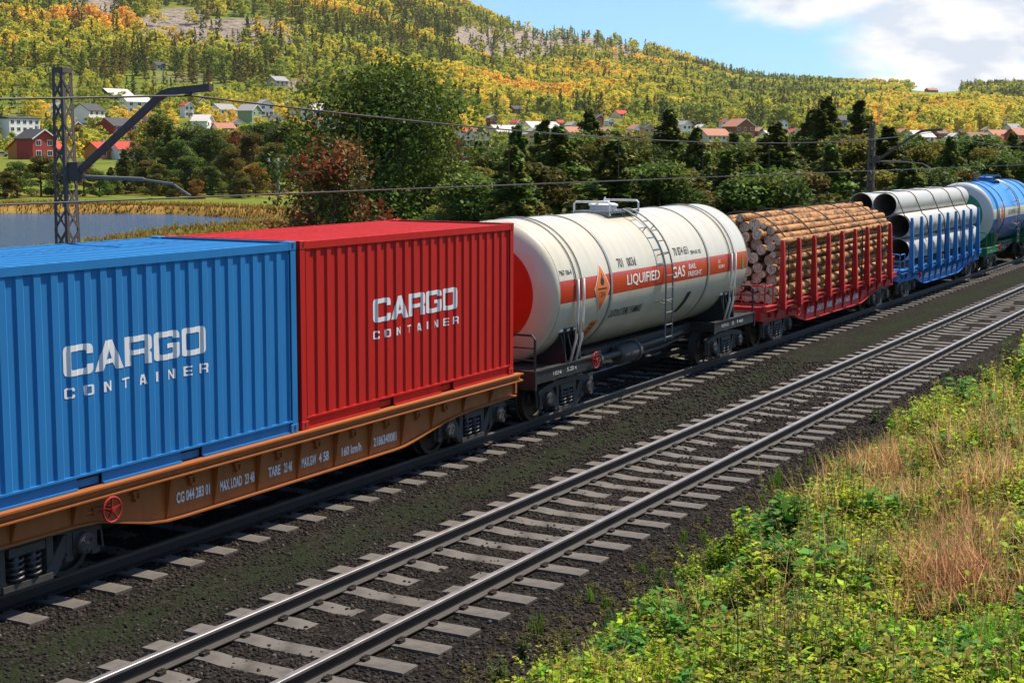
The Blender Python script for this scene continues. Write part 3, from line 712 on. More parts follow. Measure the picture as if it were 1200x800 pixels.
def tank_wagon(name, label, cx, P):
    root = thing(name, label, 'tank wagon', (cx, YC, 0))
    RR, ZC = 1.33, 2.29; xa, xb = -4.905, 4.905
    tm = tank_paint(name+'_'+P['key'], P['main'], P['band'], P['disc'], xa, xb, ZC, P.get('low'), P.get('ring'))
    fm = P['frame']
    prof = []
    for k in range(13):
        a = PI/2*k/12; prof.append((xa-.40*math.cos(a), RR*math.sin(a) if k else 0.001))
    prof += [(xa+(xb-xa)*i/8, RR) for i in range(1, 9)]
    for k in range(1, 13):
        a = PI/2*(1-k/12); prof.append((xb+.40*math.cos(a), max(.001, RR*math.sin(a))))
    mb = MB(); mb.lathe(prof, 'x', (0, ZC), 96); mb.build('tank_shell', tm, root, smooth=True)
    def ring(x, wd, th, mat, nm, a0=0, a1=2*PI, r=RR):
        mb = MB(); n_ = 72
        for i in range(n_):
            a, b_ = a0+(a1-a0)*i/n_, a0+(a1-a0)*(i+1)/n_
            vs = []
            for t in (a, b_):
                for rr in (r-.004, r+th):
                    for xx in (x-wd/2, x+wd/2): vs.append((xx, rr*math.cos(t), ZC+rr*math.sin(t)))
            mb.add(vs, [(2, 3, 7, 6), (0, 2, 6, 4), (1, 5, 7, 3)])
        return mb.build(nm, mat, root, smooth='auto')
    seam = P['seam']; strap = P['strap']
    for x in (xa+.01, xb-.01): ring(x, .02, .003, seam, 'seam')
    for x in (-2.72, 2.39): ring(x, .075, .018, seam, 'stiffening_ring')
    for xs_ in (-4.02, -4.25, 3.75, 4.0):
        mb = MB(); pts = [(xs_, -(RR+.02)*math.cos(t), ZC+(RR+.02)*math.sin(t)) for t in np.linspace(0, PI, 40)]
        pts = [(xs_, -(RR+.03), 1.55), (xs_, -(RR+.025), 2.0)]+pts+[(xs_, RR+.025, 2.0), (xs_, RR+.03, 1.55)]
        mb.tube(pts, .013, 6); mb.build('hold_down_strap', seam, root, smooth=True)
        for s in (-1, 1):
            mb = MB(); mb.tube([(xs_, s*(RR+.035), 2.55), (xs_, s*(RR+.045), 2.2), (xs_+.02, s*1.33, 1.45), (xs_+.02, s*1.20, .98)], .028, 8); mb.build('tie_rod', strap, root, smooth=True)
    # saddles
    for e in (-1, 1):
        mb = MB()
        for dx in (-.32, .30):
            x = e*4.1+dx
            poly = [(-1.2, .98)]+[(-1.2, 1.0)]
            arc = [(-(RR+.012)*math.cos(t), ZC-(RR+.012)*math.sin(t)) for t in np.linspace(.52, PI-.52, 26)]
            mb.prism([(-1.22, .98)]+arc+[(1.22, .98)], 'x', x-.02, x+.02)
        arc2 = [(-(RR+.02)*math.cos(t), ZC-(RR+.02)*math.sin(t)) for t in np.linspace(.50, PI-.50, 26)]
        for i in range(len(arc2)-1):
            (ya, za), (yb, zb) = arc2[i], arc2[i+1]
            mb.add([(e*4.1-.34, ya, za), (e*4.1+.32, ya, za), (e*4.1+.32, yb, zb), (e*4.1-.34, yb, zb)], [(0, 1, 2, 3)])
        mb.build('saddle', fm, root)
        for s in (-1, 1):
            for dx in (-.42, -.14, .14):
                mb = MB(); x = e*4.1+dx
                mb.tube([(x, s*1.13, 1.60), (x+.16, s*1.20, .98)], .022, 6); mb.build('strut', fm, root)
                mb = MB(); mb.tube([(x-.06, s*1.14, 1.61), (x+.06, s*1.14, 1.61)], .035, 8); mb.build('strut_nut', strap, root)
    # frame
    HL = 5.70
    mb = MB()
    mb.box(-HL, HL, -.22, .22, .66, .90)
    for s in (-1, 1):
        mb.box(-3.2, 3.2, *sorted((s*.62, s*.66)), .76, .985)
        for e in (-1, 1):
            mb.box(*sorted((e*3.05, e*HL)), *sorted((s*1.20, s*1.25)), .78, 1.0); mb.box(*sorted((e*3.05, e*HL)), *sorted((s*1.13, s*1.27)), 1.0, 1.02)
            mb.bar((e*3.1, s*.66, .9), (e*3.6, s*1.18, .9), .04, .18)
    for e in (-1, 1): mb.box(e*HL-.03, e*HL+.03, -1.27, 1.27, .68, 1.022); mb.box(*sorted((e*3.05, e*3.10)), -1.2, 1.2, .8, .99); mb.box(*sorted((e*3.95, e*4.25)), -1.15, 1.15, .72, .97)
    mb.build('underframe', fm, root)
    for e in (-1, 1):
        mb = MB(); mb.box(*sorted((e*4.55, e*(HL-.04))), -1.19, 1.19, .975, .995)
        mb.build('end_platform', fm, root)
        x = e*(HL-.04)
        for s in (-1, 1):
            mb = MB(); mb.tube([(x, s*1.22, .9), (x, s*1.22, 1.58), (x, s*1.16, 1.65), (x, s*.35, 1.65), (x, s*.30, 1.6), (x, s*.30, 1.0)], .024, 8)
            mb.tube([(x, s*1.22, 1.42), (x, s*.30, 1.42)], .014, 6); mb.tube([(x, s*1.22, 1.2), (x, s*.30, 1.2)], .014, 6)
            mb.build('end_handrail', fm, root, smooth='auto')
        coupler(root, e*(HL+.03), e)
    add_bogie(root, -4.15); add_bogie(root, 4.15)
    # brake gear under the tank
    mb = MB(); mb.lathe([(-2.9, 0), (-2.9, .12), (-2.86, .15), (-2.45, .15), (-2.43, .17), (-2.35, .17), (-2.35, 0)], 'x', (-.85, .80), 20); mb.tube([(-2.35, -.85, .80), (-.9, -.86, .80)], .06, 10); mb.build('brake_cylinder', P['gear'], root, smooth='auto')
    mb = MB(); mb.lathe([(-1.3, 0), (-1.3, .14), (-1.2, .19), (-.55, .19), (-.52, .22), (-.42, .22), (-.42, 0)], 'x', (-.80, .76), 24); mb.tube([(-.42, -.8, .8), (1.6, -.8, .84), (3.3, -.5, .8)], .05, 10)
    mb.tube([(-.42, -.7, .62), (1.2, -.7, .64), (2.8, -.6, .70)], .03, 8); mb.build('air_reservoir', P['gear'], root, smooth='auto')
    mb = MB(); mb.lathe([(.5, 0), (.53, .13), (.65, .15), (2.3, .15), (2.42, .13), (2.45, 0)], 'x', (-.35, .62), 20); mb.build('air_reservoir', P['gear'], root, smooth='auto')
    handwheel(root, -3.38, -1.33, .95, .15)
    mb = MB(); mb.tube([(-3.38, -1.2, .95), (-3.38, -.9, .95)], .02, 6); mb.bar((-3.38, -1.18, .9), (-3.05, -1.18, .9), .03, .05); mb.build('brake_bracket', fm, root)
    # ladder over the near side
    mb = MB()
    for x in (-.33, .03):
        pts = [(x, -(RR+.13)*math.cos(t), ZC+(RR+.13)*math.sin(t)) for t in np.linspace(0, 1.25, 18)]
        mb.tube([(x, -(RR+.13), .98), (x, -(RR+.13), 1.8)]+pts, .019, 6)
    for i in range(13):
        if i < 6: p = (-(RR+.13), 1.06+i*.255)
        else: t = (i-5)*.18; p = (-(RR+.13)*math.cos(t), ZC+(RR+.13)*math.sin(t))
        mb.tube([(-.33, p[0], p[1]), (.03, p[0], p[1])], .013, 6)
    for z in (1.5,):
        for x in (-.33, .03): mb.tube([(x, -(RR+.13), z+.25), (x-.0, -(RR*.93), z+.3)], .012, 5)
    for t in (.35, .8, 1.2):
        for x in (-.33, .03): mb.tube([(x, -(RR+.13)*math.cos(t), ZC+(RR+.13)*math.sin(t)), (x, -RR*math.cos(t), ZC+RR*math.sin(t))], .012, 5)
    mb.build('ladder', P['ladder'], root, smooth='auto')
    # walkway, rails and manhole on the crown
    mb = MB(); mb.box(-1.12, .34, -.55, .30, 3.615, 3.635)
    for k in range(10): mb.box(-1.12+k*.15, -1.12+k*.15+.06, -.56, .31, 3.637, 3.655)
    for x in (-1.1, -.4, .3): mb.box(x-.02, x+.02, -.5, .28, 3.50, 3.614)
    mb.build('walkway', P['grate'], root)
    for x in (-1.1, .32):
        mb = MB(); mb.tube([(x, -.53, 3.56), (x, -.53, 3.80), (x, -.49, 3.84), (x, .24, 3.84), (x, .28, 3.80), (x, .28, 3.56)], .022, 8)
        mb.build('walkway_rail', P['rail'], root, smooth='auto')
    mb = MB(); mb.lathe([(3.55, .28), (3.74, .28), (3.74, .31), (3.77, .31), (3.80, .24), (3.82, .001)], 'z', (-.40, -.05), 28); mb.bar((-.72, -.05, 3.83), (-.12, -.05, 3.83), .05, .03); mb.tube([(-.5, -.1, 3.8), (-.42, -.1, 3.92)], .02, 6)
    mb.build('manhole', P['rail'], root, smooth='auto')
    # markings
    def wrap(r):
        def f(th0, x0):                                        # text placed with its base at angle th0 (from the horizontal, upwards)
            return lambda x, y: (x0+x, -(r)*math.cos(th0+y/RR), ZC+(r)*math.sin(th0+y/RR))
        return f
    wf = wrap(RR+.004)
    def tx(body, x0, z, h, width, mat, bold=0.01, slant=0, layer=.004):
        bm = text_bm(body, h, width=width, bold=bold); cut(bm, ys=[h*k/4 for k in range(1, 4)])
        th = math.asin((z-ZC)/RR); bm_obj(bm, 'lettering', mat, root, lambda x, y: wrap(RR+layer)(th, x0+slant*y)(x, y))
    W_, K_ = P['txt'], P['dark']
    for a in P['texts']: tx(a[0], a[1], a[2], a[3], a[4], W_ if a[5] else K_)
    # orange hazard diamond
    if P.get('hazard', True):
        def poly(pts, x0, z0, mat, layer, name='hazard_placard', ys=True):
            bm = curve_polys([pts])
            cut(bm, ys=list(np.arange(-.6, .6, .05)))
            th = math.asin((z0-ZC)/RR); f = wrap(RR+layer)(th, x0); return bm_obj(bm, name, mat, root, f)
        hx = -3.14; hz_ = 2.29; S = .40
        poly([(0, -S*1.22), (S*.86, 0), (0, S*1.22), (-S*.86, 0)], hx, hz_, P['hedge'], .006)
        poly([(0, -S*1.12), (S*.79, 0), (0, S*1.12), (-S*.79, 0)], hx, hz_, P['orange'], .009)
        poly([(-.2, -.012), (.2, -.012), (.2, .012), (-.2, .012)], hx, hz_, K_, .012, 'lettering')
        poly([(-.05, .07), (.06, .07), (.085, .13), (.06, .20), (.045, .15), (.03, .24), (-.005, .30), (-.015, .22), (-.045, .17), (-.06, .21), (-.08, .13)], hx, hz_, K_, .012, 'lettering')
        tx('1204', hx-.13, 2.13, .11, .27, P['redt'], .01, layer=.012)
        # tilted square plate below
        bm = curve_polys([[(-.22, -.2), (.10, -.2), (.18, .2), (-.12, .2)]]); cut(bm, ys=list(np.arange(-.2, .2, .04)))
        th = math.asin((1.50-ZC)/RR); bm_obj(bm, 'warning_plate', P['orange'], root, wrap(RR+.006)(th, -3.17))
        for k in range(4): tx('SRL4', -3.30+k*.012, 1.36+k*.075, .05, .17, K_, .02, layer=.01)
        bm = curve_polys([[(-.20, -.26), (.02, -.26), (.24, .26), (.02, .26)]]); cut(bm, ys=list(np.arange(-.26, .26, .04)))
        th = math.asin((1.62-ZC)/RR); bm_obj(bm, 'data_plate', K_, root, wrap(RR+.006)(th, 1.35))
        # small green conifer sign on the band end
        poly([(-.07, -.17), (-.02, -.17), (-.02, -.20), (.02, -.20), (.02, -.17), (.07, -.17), (.045, -.08), (.06, -.08), (.03, .02), (.04, .02), (0, .17), (-.04, .02), (-.03, .02), (-.06, -.08), (-.045, -.08)], 4.58, 2.345, P['treeg'], .006, 'lettering')
    for a in P['ftexts']:
        bm = text_bm(a[0], a[3], width=a[4], bold=.01); bm_obj(bm, 'lettering', P['ft'], root, lambda x, y, a=a: (a[1]+x, a[5], a[2]+y))
    return root
cream = (.62, .56, .42)
grey_seam = paint('seam_grey', (.30, .295, .27), .45, .3, .2)
cream_m = paint('tube_cream', (.80, .78, .70), .4, 0, .3)
kblack = paint('stencil_black', (.015, .015, .015), .6, 0, .1)
orange = paint('placard_orange', (.72, .17, .03), .5, 0, .2, (.3, .08, .02))
PW = dict(key='cream', main=cream, band=(.50, .026, .010), disc=(.48, .022, .009), frame=black, seam=grey_seam, strap=cream_m, gear=bogm,
          ladder=paint('ladder_grey', (.20, .20, .20), .5, .3, .3), grate=paint('grate_grey', (.25, .26, .27), .5, .5, .3), rail=paint('rail_white', (.72, .72, .70), .4, 0, .2),
          txt=paint('text_white', (.78, .78, .76), .5, 0, .2, (.5, .4, .35), scale=12), dark=kblack, hedge=paint('placard_edge', (.78, .70, .62), .5), orange=orange, redt=paint('placard_red', (.35, .04, .01), .5), treeg=paint('sign_green', (.06, .32, .04), .5),
          texts=[('LIQUIFIED', -1.98, 2.225, .24, 1.62, 1), ('GAS', .30, 2.225, .24, .72, 1), ('RAIL', 1.24, 2.36, .11, .42, 1), ('FREIGHT', 1.20, 2.20, .11, .78, 1), ('LC', 3.0, 2.38, .07, .14, 1), ('3281', 3.0, 2.26, .07, .38, 1),
                 ('7967 106-4', -4.84, 2.64, .10, .50, 0), ('701', -2.32, 2.62, .19, .26, 0), ('003d', -1.86, 2.62, .18, .40, 0), ('70 874 651', .55, 2.68, .18, .82, 0), ('2094 653 102', 1.46, 2.66, .09, .60, 0), ('CAUTION EXTREMELY FLAMMABLE', -2.56, 1.66, .17, 1.55, 0)],
          ft=paint('frame_text', (.5, .5, .5), .6, 0, .3), ftexts=[('1034', -5.0, .86, .07, .32, -1.2535), ('5.20 t', -4.45, .86, .08, .40, -1.2535), ('NORM 363', 3.5, .86, .075, .45, -1.2535), ('20', 4.15, .86, .08, .16, -1.2535), ('T 9400', 4.5, .86, .075, .42, -1.2535), ('VOLUME 873', -2.3, .85, .06, .55, -.6635), ('TARE', -1.2, .85, .07, .3, -.6635), ('ACREDO 2896', -.7, .85, .08, .75, -.6635)])
tank_wagon('tank_wagon', 'cream tank wagon with red band lettered LIQUIFIED GAS behind the red container', 29.14-.17, PW)
wgreen = paint('wagon_green', (.012, .16, .055), .45, 0, .3)
tb = paint('tank_blue_detail', (.015, .14, .36), .4, 0, .2)
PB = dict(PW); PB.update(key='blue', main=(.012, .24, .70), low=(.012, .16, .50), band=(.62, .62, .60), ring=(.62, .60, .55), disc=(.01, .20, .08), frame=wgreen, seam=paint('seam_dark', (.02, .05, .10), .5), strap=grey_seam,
    rail=tb, grate=tb, ladder=grey_seam, hazard=True, texts=[('7 018', -3.0, 2.66, .15, .5, 1), ('LIQUIFIED GAS', -1.9, 2.22, .22, 2.6, 0), ('70 874 652', .2, 2.66, .15, .8, 1)], ftexts=[('1034', -5.0, .86, .07, .32, -1.2535)])
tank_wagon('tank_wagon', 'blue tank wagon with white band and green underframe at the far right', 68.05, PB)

# ------------------------------------------------------------------ logs on the red wagon
m, n, l = newmat('pine_bark'); b = n['Principled BSDF']; b.inputs['Roughness'].default_value = .85
t = n.new('ShaderNodeTexCoord'); oi = n.new('ShaderNodeObjectInfo'); mp = n.new('ShaderNodeMapping'); l.new(t.outputs['Object'], mp.inputs[0]); mp.inputs['Scale'].default_value = (.5, 1, 1)
cmb = n.new('ShaderNodeCombineXYZ'); mlt = n.new('ShaderNodeMath'); mlt.operation = 'MULTIPLY'; mlt.inputs[1].default_value = 40; l.new(oi.outputs['Random'], mlt.inputs[0]); l.new(mlt.outputs[0], cmb.inputs[0]); l.new(cmb.outputs[0], mp.inputs['Location'])
def noise(sc, det=6, rough=.6, vec=None):
    a = n.new('ShaderNodeTexNoise'); a.inputs['Scale'].default_value = sc; a.inputs['Detail'].default_value = det; a.inputs['Roughness'].default_value = rough
    l.new(vec or mp.outputs[0], a.inputs['Vector']); return a.outputs[0]
c1 = rampn(noise(5.5, 8, .75), [(.37, (.035, .018, .01)), (.45, (.20, .09, .028)), (.52, (.44, .21, .065)), (.64, (.52, .29, .11)), (.75, (.56, .42, .24))])
c2 = rampn(noise(14, 5, .7), [(.3, (.55, .5, .45)), (.6, (1.15, 1.1, 1.05))])
l.new(mixn(1., c1, c2, 'MULTIPLY'), b.inputs['Base Color'])
bp = n.new('ShaderNodeBump'); bp.inputs['Distance'].default_value = .03; bp.inputs['Strength'].default_value = .9; l.new(noise(9, 7, .7), bp.inputs['Height']); l.new(bp.outputs[0], b.inputs['Normal'])
BARK = m
m, n, l = newmat('sawn_end'); b = n['Principled BSDF']; b.inputs['Roughness'].default_value = .8
t = n.new('ShaderNodeTexCoord'); mp = n.new('ShaderNodeMapping'); l.new(t.outputs['Object'], mp.inputs[0])
wv = n.new('ShaderNodeTexNoise'); wv.inputs['Scale'].default_value = 22; wv.inputs['Detail'].default_value = 5; l.new(mp.outputs[0], wv.inputs['Vector'])
mp.inputs['Scale'].default_value = (1, 1.8, .5)
l.new(rampn(wv.outputs[0], [(.36, (.15, .12, .08)), (.46, (.46, .43, .32)), (.62, (.62, .61, .48))]), b.inputs['Base Color'])
CUT = m
circ = []
def lim(y): return 3.31-.68*(abs(y)/1.2)**2.2
fails = 0
rl = random.Random(4)
while fails < 30:
    r = rl.choice([rl.uniform(.08, .115), rl.uniform(.115, .15), rl.uniform(.12, .16)])
    best = None
    for y in np.linspace(-1.235+r, 1.235-r, 90):
        z = 1.07+r
        for (cy, cz, cr_) in circ:
            dy = abs(cy-y)
            if dy < cr_+r: z = max(z, cz+math.sqrt((cr_+r)**2-dy*dy)+.002)
        if z+r < lim(y) and (best is None or z < best[1]): best = (float(y), z)
    if best is None: fails += 1; continue
    circ.append((best[0], best[1], r))
rows = {}
for c in circ: rows.setdefault(int((c[1]-1.0)/.30), []).append(c)
for rk_, lst in sorted(rows.items()):
    lst.sort()
    for i, (y, z, r) in enumerate(lst):
        L0 = 36.15-41.74+rl.uniform(-.12, .35) + .08*rk_; L1 = 47.55-41.74+rl.uniform(-.3, .3)
        mb = MB(); nseg = 9; pts = []; rs = []
        ph = rl.uniform(0, 6)
        for k in range(nseg):
            f_ = k/(nseg-1); pts.append((L0+(L1-L0)*f_, .018*math.sin(ph+f_*4), .014*math.sin(ph*2+f_*5))); rs.append(r*(1-.06*f_+.03*math.sin(ph*3+f_*17)))
        mb.tube(pts, rs, 14)
        mb.m[-1] = 1; mb.m[-2] = 1
        o = mb.build('pine_log', [BARK, CUT], None, smooth='auto')
        o.location = (41.74, YC+y, z)
        tag(o, 'pine log in the %s layer of the red wagon load, %s from the camera side' % (ordn(rk_+1), ordn(i+1)), 'log', 'pine logs stacked on the red wagon')
strapm = paint('strap_black', (.02, .02, .02), .6, 0, .2)
def straps(root, xs, prof):
    for x in xs:
        for dx in (0,):
            mb = MB(); mb.tube([(x+dx+.10*i/len(prof), y, z) for i, (y, z) in enumerate(prof)], .017, 6); mb.build('lashing_strap', strapm, root, smooth=True)
lw = [o for o in bpy.data.objects if o.name.startswith('stake_wagon')]
lw.sort(key=lambda o: o.location.x)
def supp(h, y0):   # convex outline over the logs
    return h
pr = [(-1.262, 1.07), (-1.262, 2.0), (-1.25, 2.52)]+[(y, lim(y)+.012) for y in np.linspace(-1.19, 1.19, 21)]+[(1.25, 2.52), (1.262, 2.0), (1.262, 1.07)]
straps(lw[0], [-4.55, -2.3, .05, 2.3, 4.5], pr)

# ------------------------------------------------------------------ pipes on the blue wagon
pm = paint('pipe_grey', (.46, .45, .41), .42, 0, .18, (.30, .29, .25), .05, 1.2, streak=False)
pin = paint('pipe_inside', (.30, .30, .29), .6, 0, .4, (.05, .05, .05), streak=False)
RP = .398
pz = {1: 1.62, 2: 2.42, 3: 3.112}
pos = [(1, -.80), (1, 0), (1, .80), (2, -.80), (2, 0), (2, .80), (3, -.40), (3, .40)]
nm_ = {1: 'bottom', 2: 'middle', 3: 'top'}
for (row, y) in pos:
    x0 = {1: 49.95, 2: 49.85, 3: 49.6}[row]-54.9+rl.uniform(-.1, .1); x1 = x0+11.05
    mb = MB()
    mb.lathe([(x0, RP-.018), (x0, RP), (x1, RP), (x1, RP-.018)], 'x', (0, 0), 48); mb.lathe([(x0, RP-.018), (x1, RP-.018)], 'x', (0, 0), 48, mi=1)
    o = mb.build('steel_pipe', [pm, pin], None, smooth='auto', recalc=False); o.location = (54.9, YC+y, pz[row])
    side = 'nearest the camera' if y == -.8 or (row == 3 and y < 0) else ('in the middle' if y == 0 else 'farthest from the camera')
    tag(o, 'wide grey pipe in the %s layer on the blue wagon, %s' % (nm_[row], side), 'pipe', 'grey pipes stacked on the blue wagon')
rt = RP+.012
pr = [(-1.255, 1.07), (-1.255, 2.0)]+[(-.80-rt*math.cos(t)*1.0, 2.42+rt*math.sin(t)) for t in np.linspace(.2, 1.05, 6)]+[(-.40-rt*math.cos(t), 3.112+rt*math.sin(t)) for t in np.linspace(.5, PI/2, 7)]
pr = pr+[(-a, b_) for a, b_ in reversed(pr)]
straps(lw[1], [-5.0, -2.6, -.1, 2.4, 4.6], pr)
wood = paint('bearer_wood', (.22, .14, .08), .8, 0, .5)
for x in (-4.6, -2.3, 0, 2.3, 4.6):
    mb = MB(); mb.box(x-.06, x+.06, -1.2, 1.2, 1.047, 1.22); mb.build('wood_bearer', wood, lw[1])
    mb = MB(); mb.box(x-.05, x+.05, -1.2, 1.2, 2.005, 2.03) ; mb.build('wood_bearer', wood, lw[1])

# ------------------------------------------------------------------ overhead line
mast = paint('mast_steel', (.13, .105, .09), .8, 0, .6, (.05, .035, .025), .1, 6)
armm = paint('arm_steel', (.12, .095, .085), .8, 0, .4, spec=.15)
porc = paint('insulator', (.10, .05, .03), .3, 0, .2)
def tower(x, label):
    root = thing('lattice_mast', label, 'catenary mast', (x, 15.70, 0), 0, 'overhead line masts'); zb, zt = -.55, 6.0
    hw = lambda z: .165-(z-zb)*(.165-.088)/(zt-zb)
    for sx_ in (-1, 1):
        for sy in (-1, 1):
            mb = MB()
            for (dx, dy) in ((1, 0), (0, 1)):
                p0 = (sx_*hw(zb)-sx_*.018*dx, sy*hw(zb)-sy*.018*dy, zb); p1 = (sx_*hw(zt)-sx_*.018*dx, sy*hw(zt)-sy*.018*dy, zt)
                w1, w2 = (.050, .010) if dx else (.010, .050)
                vs = [(p[0]+a*w1/2, p[1]+c*w2/2, p[2]) for p in (p0, p1) for a, c in ((-1, -1), (1, -1), (1, 1), (-1, 1))]
                mb.add(vs, [(0, 3, 2, 1), (4, 5, 6, 7), (0, 1, 5, 4), (1, 2, 6, 5), (2, 3, 7, 6), (3, 0, 4, 7)])
            mb.build('leg', mast, root)
    mb = MB(); z = zb+.1; side = 0
    while z < zt-.3:
        z2 = z+.30
        for f_ in range(4):
            for d in (0, 1):
                a0, a1 = hw(z), hw(z2); s0, s1 = (-1, 1) if (d+side) % 2 == 0 else (1, -1)
                off = .001+.007*d
                if f_ == 0: p, q_ = (s0*a0, -a0-off, z), (s1*a1, -a1-off, z2)
                elif f_ == 1: p, q_ = (s0*a0, a0+off, z), (s1*a1, a1+off, z2)
                elif f_ == 2: p, q_ = (-a0-off, s0*a0, z), (-a1-off, s1*a1, z2)
                else: p, q_ = (a0+off, s0*a0, z), (a1+off, s1*a1, z2)
                up = (0, 1, 0) if f_ < 2 else (1, 0, 0)
                mb.bar(p, q_, .026, .006, up=up) if False else mb.bar(p, q_, .030, .007, up=up)
        z = z2; side += 1
    mb.box(-.09, .09, -.103, -.096, zt-.07, zt); mb.box(-.09, .09, .096, .103, zt-.07, zt); mb.box(-.103, -.096, -.09, .09, zt-.07, zt); mb.box(.096, .103, -.09, .09, zt-.07, zt)
    mb.build('bracing', mast, root)
    mb = MB(); mb.box(-.3, .3, -.3, .3, -.75, -.50); mb.build('footing', conc, root)
    y = 15.70
    mb = MB(); P_ = [(15.42-y, 4.58), (14.12-y, 5.46), (13.98-y, 5.56), (13.85-y, 5.62), (13.7-y, 5.65), (13.05-y, 5.69)]
    w2 = .045
    for i in range(len(P_)-1):
        (ya, za), (yb, zb_) = P_[i], P_[i+1]; dz = .046
        vs = [(sx_, yy, zz_+s_) for yy, zz_ in ((ya, za), (yb, zb_)) for sx_, s_ in ((-w2, -dz), (w2, -dz), (w2, dz), (-w2, dz))]
        fs = [(0, 1, 5, 4), (1, 2, 6, 5), (2, 3, 7, 6), (3, 0, 4, 7)]
        if i == 0: fs.append((0, 3, 2, 1))
        if i == len(P_)-2: fs.append((4, 5, 6, 7))
        mb.add(vs, fs)
    mb.build('bracket_arm', armm, root)
    mb = MB(); mb.box(-.07, .07, 15.40-y, 15.60-y, 4.44, 4.70); mb.box(-.07, .07, 15.40-y, 15.58-y, 5.2, 5.28) if False else None; mb.build('arm_clamp', armm, root)
    mb = MB(); mb.tube([(0, 13.43-y, 5.64), (0, 13.43-y, 5.60)], .05, 8); mb.build('insulator', porc, root)
    mb = MB(); mb.tube([(0, 15.55-y, 4.50), (0, 14.25-y, 4.475)], .028, 8); mb.tube([(0, 14.35-y, 4.478), (0, 13.75-y, 4.42), (0, 13.44-y, 4.262)], .017, 8); mb.build('registration_arm', paint('reg_arm', (.20, .18, .16), .7, 0, .3, spec=.2), root, smooth='auto')
    return root
SPAN = 41.95
tower(15.72, 'dark lattice catenary mast with bracket arm behind the blue container')
tower(15.72+SPAN, 'distant lattice catenary mast behind the pipes on the blue wagon')
wirem = paint('wire_copper', (.05, .045, .045), .5, .5, .2)
wr = thing('overhead_line', 'overhead wires with thin droppers hanging above the freight train', 'overhead line', (15.72, YC, 0))
pts = []; 
def mz(x): t = ((x % SPAN)/SPAN); return 5.59-.51*4*t*(1-t)
mb = MB(); mb.tube([(x, 0, mz(x)) for x in np.arange(-SPAN, 3*SPAN, .6)], .014, 6); mb.build('messenger_wire', wirem, wr, smooth=True)
mb = MB(); mb.tube([(x, 0, 4.245) for x in np.arange(-SPAN, 3*SPAN, 3)], .012, 6); mb.build('contact_wire', wirem, wr, smooth=True)
for sp_ in (-1, 0, 1, 2):
    for k in range(8):
        x = sp_*SPAN+3.98+k*4.86; mb = MB(); mb.tube([(x, 0, 4.245), (x, 0, mz(x))], .009, 5); mb.build('dropper', wirem, wr)

# ------------------------------------------------------------------ foliage
def foliage(name, trans=.25, sat=1.0, vary=.25):
    m, n, l = newmat(name); b = n['Principled BSDF']; b.inputs['Roughness'].default_value = .65
    if 'Specular IOR Level' in b.inputs: b.inputs['Specular IOR Level'].default_value = .2
    at = n.new('ShaderNodeAttribute'); at.attribute_name = 'tint'; oi = n.new('ShaderNodeObjectInfo')
    hs = n.new('ShaderNodeHueSaturation'); l.new(at.outputs['Color'], hs.inputs['Color']); hs.inputs['Saturation'].default_value = sat
    r = n.new('ShaderNodeMapRange'); r.inputs[3].default_value = 1-vary; r.inputs[4].default_value = 1+vary; l.new(oi.outputs['Random'], r.inputs[0]); l.new(r.outputs[0], hs.inputs['Value'])
    r2 = n.new('ShaderNodeMapRange'); r2.inputs[3].default_value = .475; r2.inputs[4].default_value = .52; l.new(oi.outputs['Random'], r2.inputs[0]); l.new(r2.outputs[0], hs.inputs['Hue'])
    l.new(hs.outputs[0], b.inputs['Base Color'])
    tr = n.new('ShaderNodeBsdfTranslucent'); l.new(hs.outputs[0], tr.inputs[0]); mxs = n.new('ShaderNodeMixShader'); mxs.inputs[0].default_value = trans
    l.new(b.outputs[0], mxs.inputs[1]); l.new(tr.outputs[0], mxs.inputs[2]); l.new(mxs.outputs[0], n['Material Output'].inputs[0]); return m
FOL = foliage('tree_leaves', .35); FOLH = foliage('wood_leaves', .5, 1.0, 0.0); FOLW = foliage('weed_leaves', .45, 1.0, .0)
trunkm = paint('trunk_bark', (.09, .07, .05), .9, 0, .5, (.03, .025, .02), .4, 6)
def quads_at(c, size, rg, upb=.3, asp=1.0, updir=None):        # leaf-shaped quads, random orientation
    k = len(c); nrm = rg.normal(size=(k, 3)); nrm[:, 2] = np.abs(nrm[:, 2])+upb; nrm /= np.linalg.norm(nrm, axis=1)[:, None]
    a = np.cross(nrm, rg.normal(size=(k, 3))); a /= np.linalg.norm(a, axis=1)[:, None]; b_ = np.cross(nrm, a)
    s = (size*rg.uniform(.6, 1.4, k))[:, None]
    co = np.stack([c-a*s, c-b_*s*.55*asp, c+a*s, c+b_*s*.55*asp], 1); return co
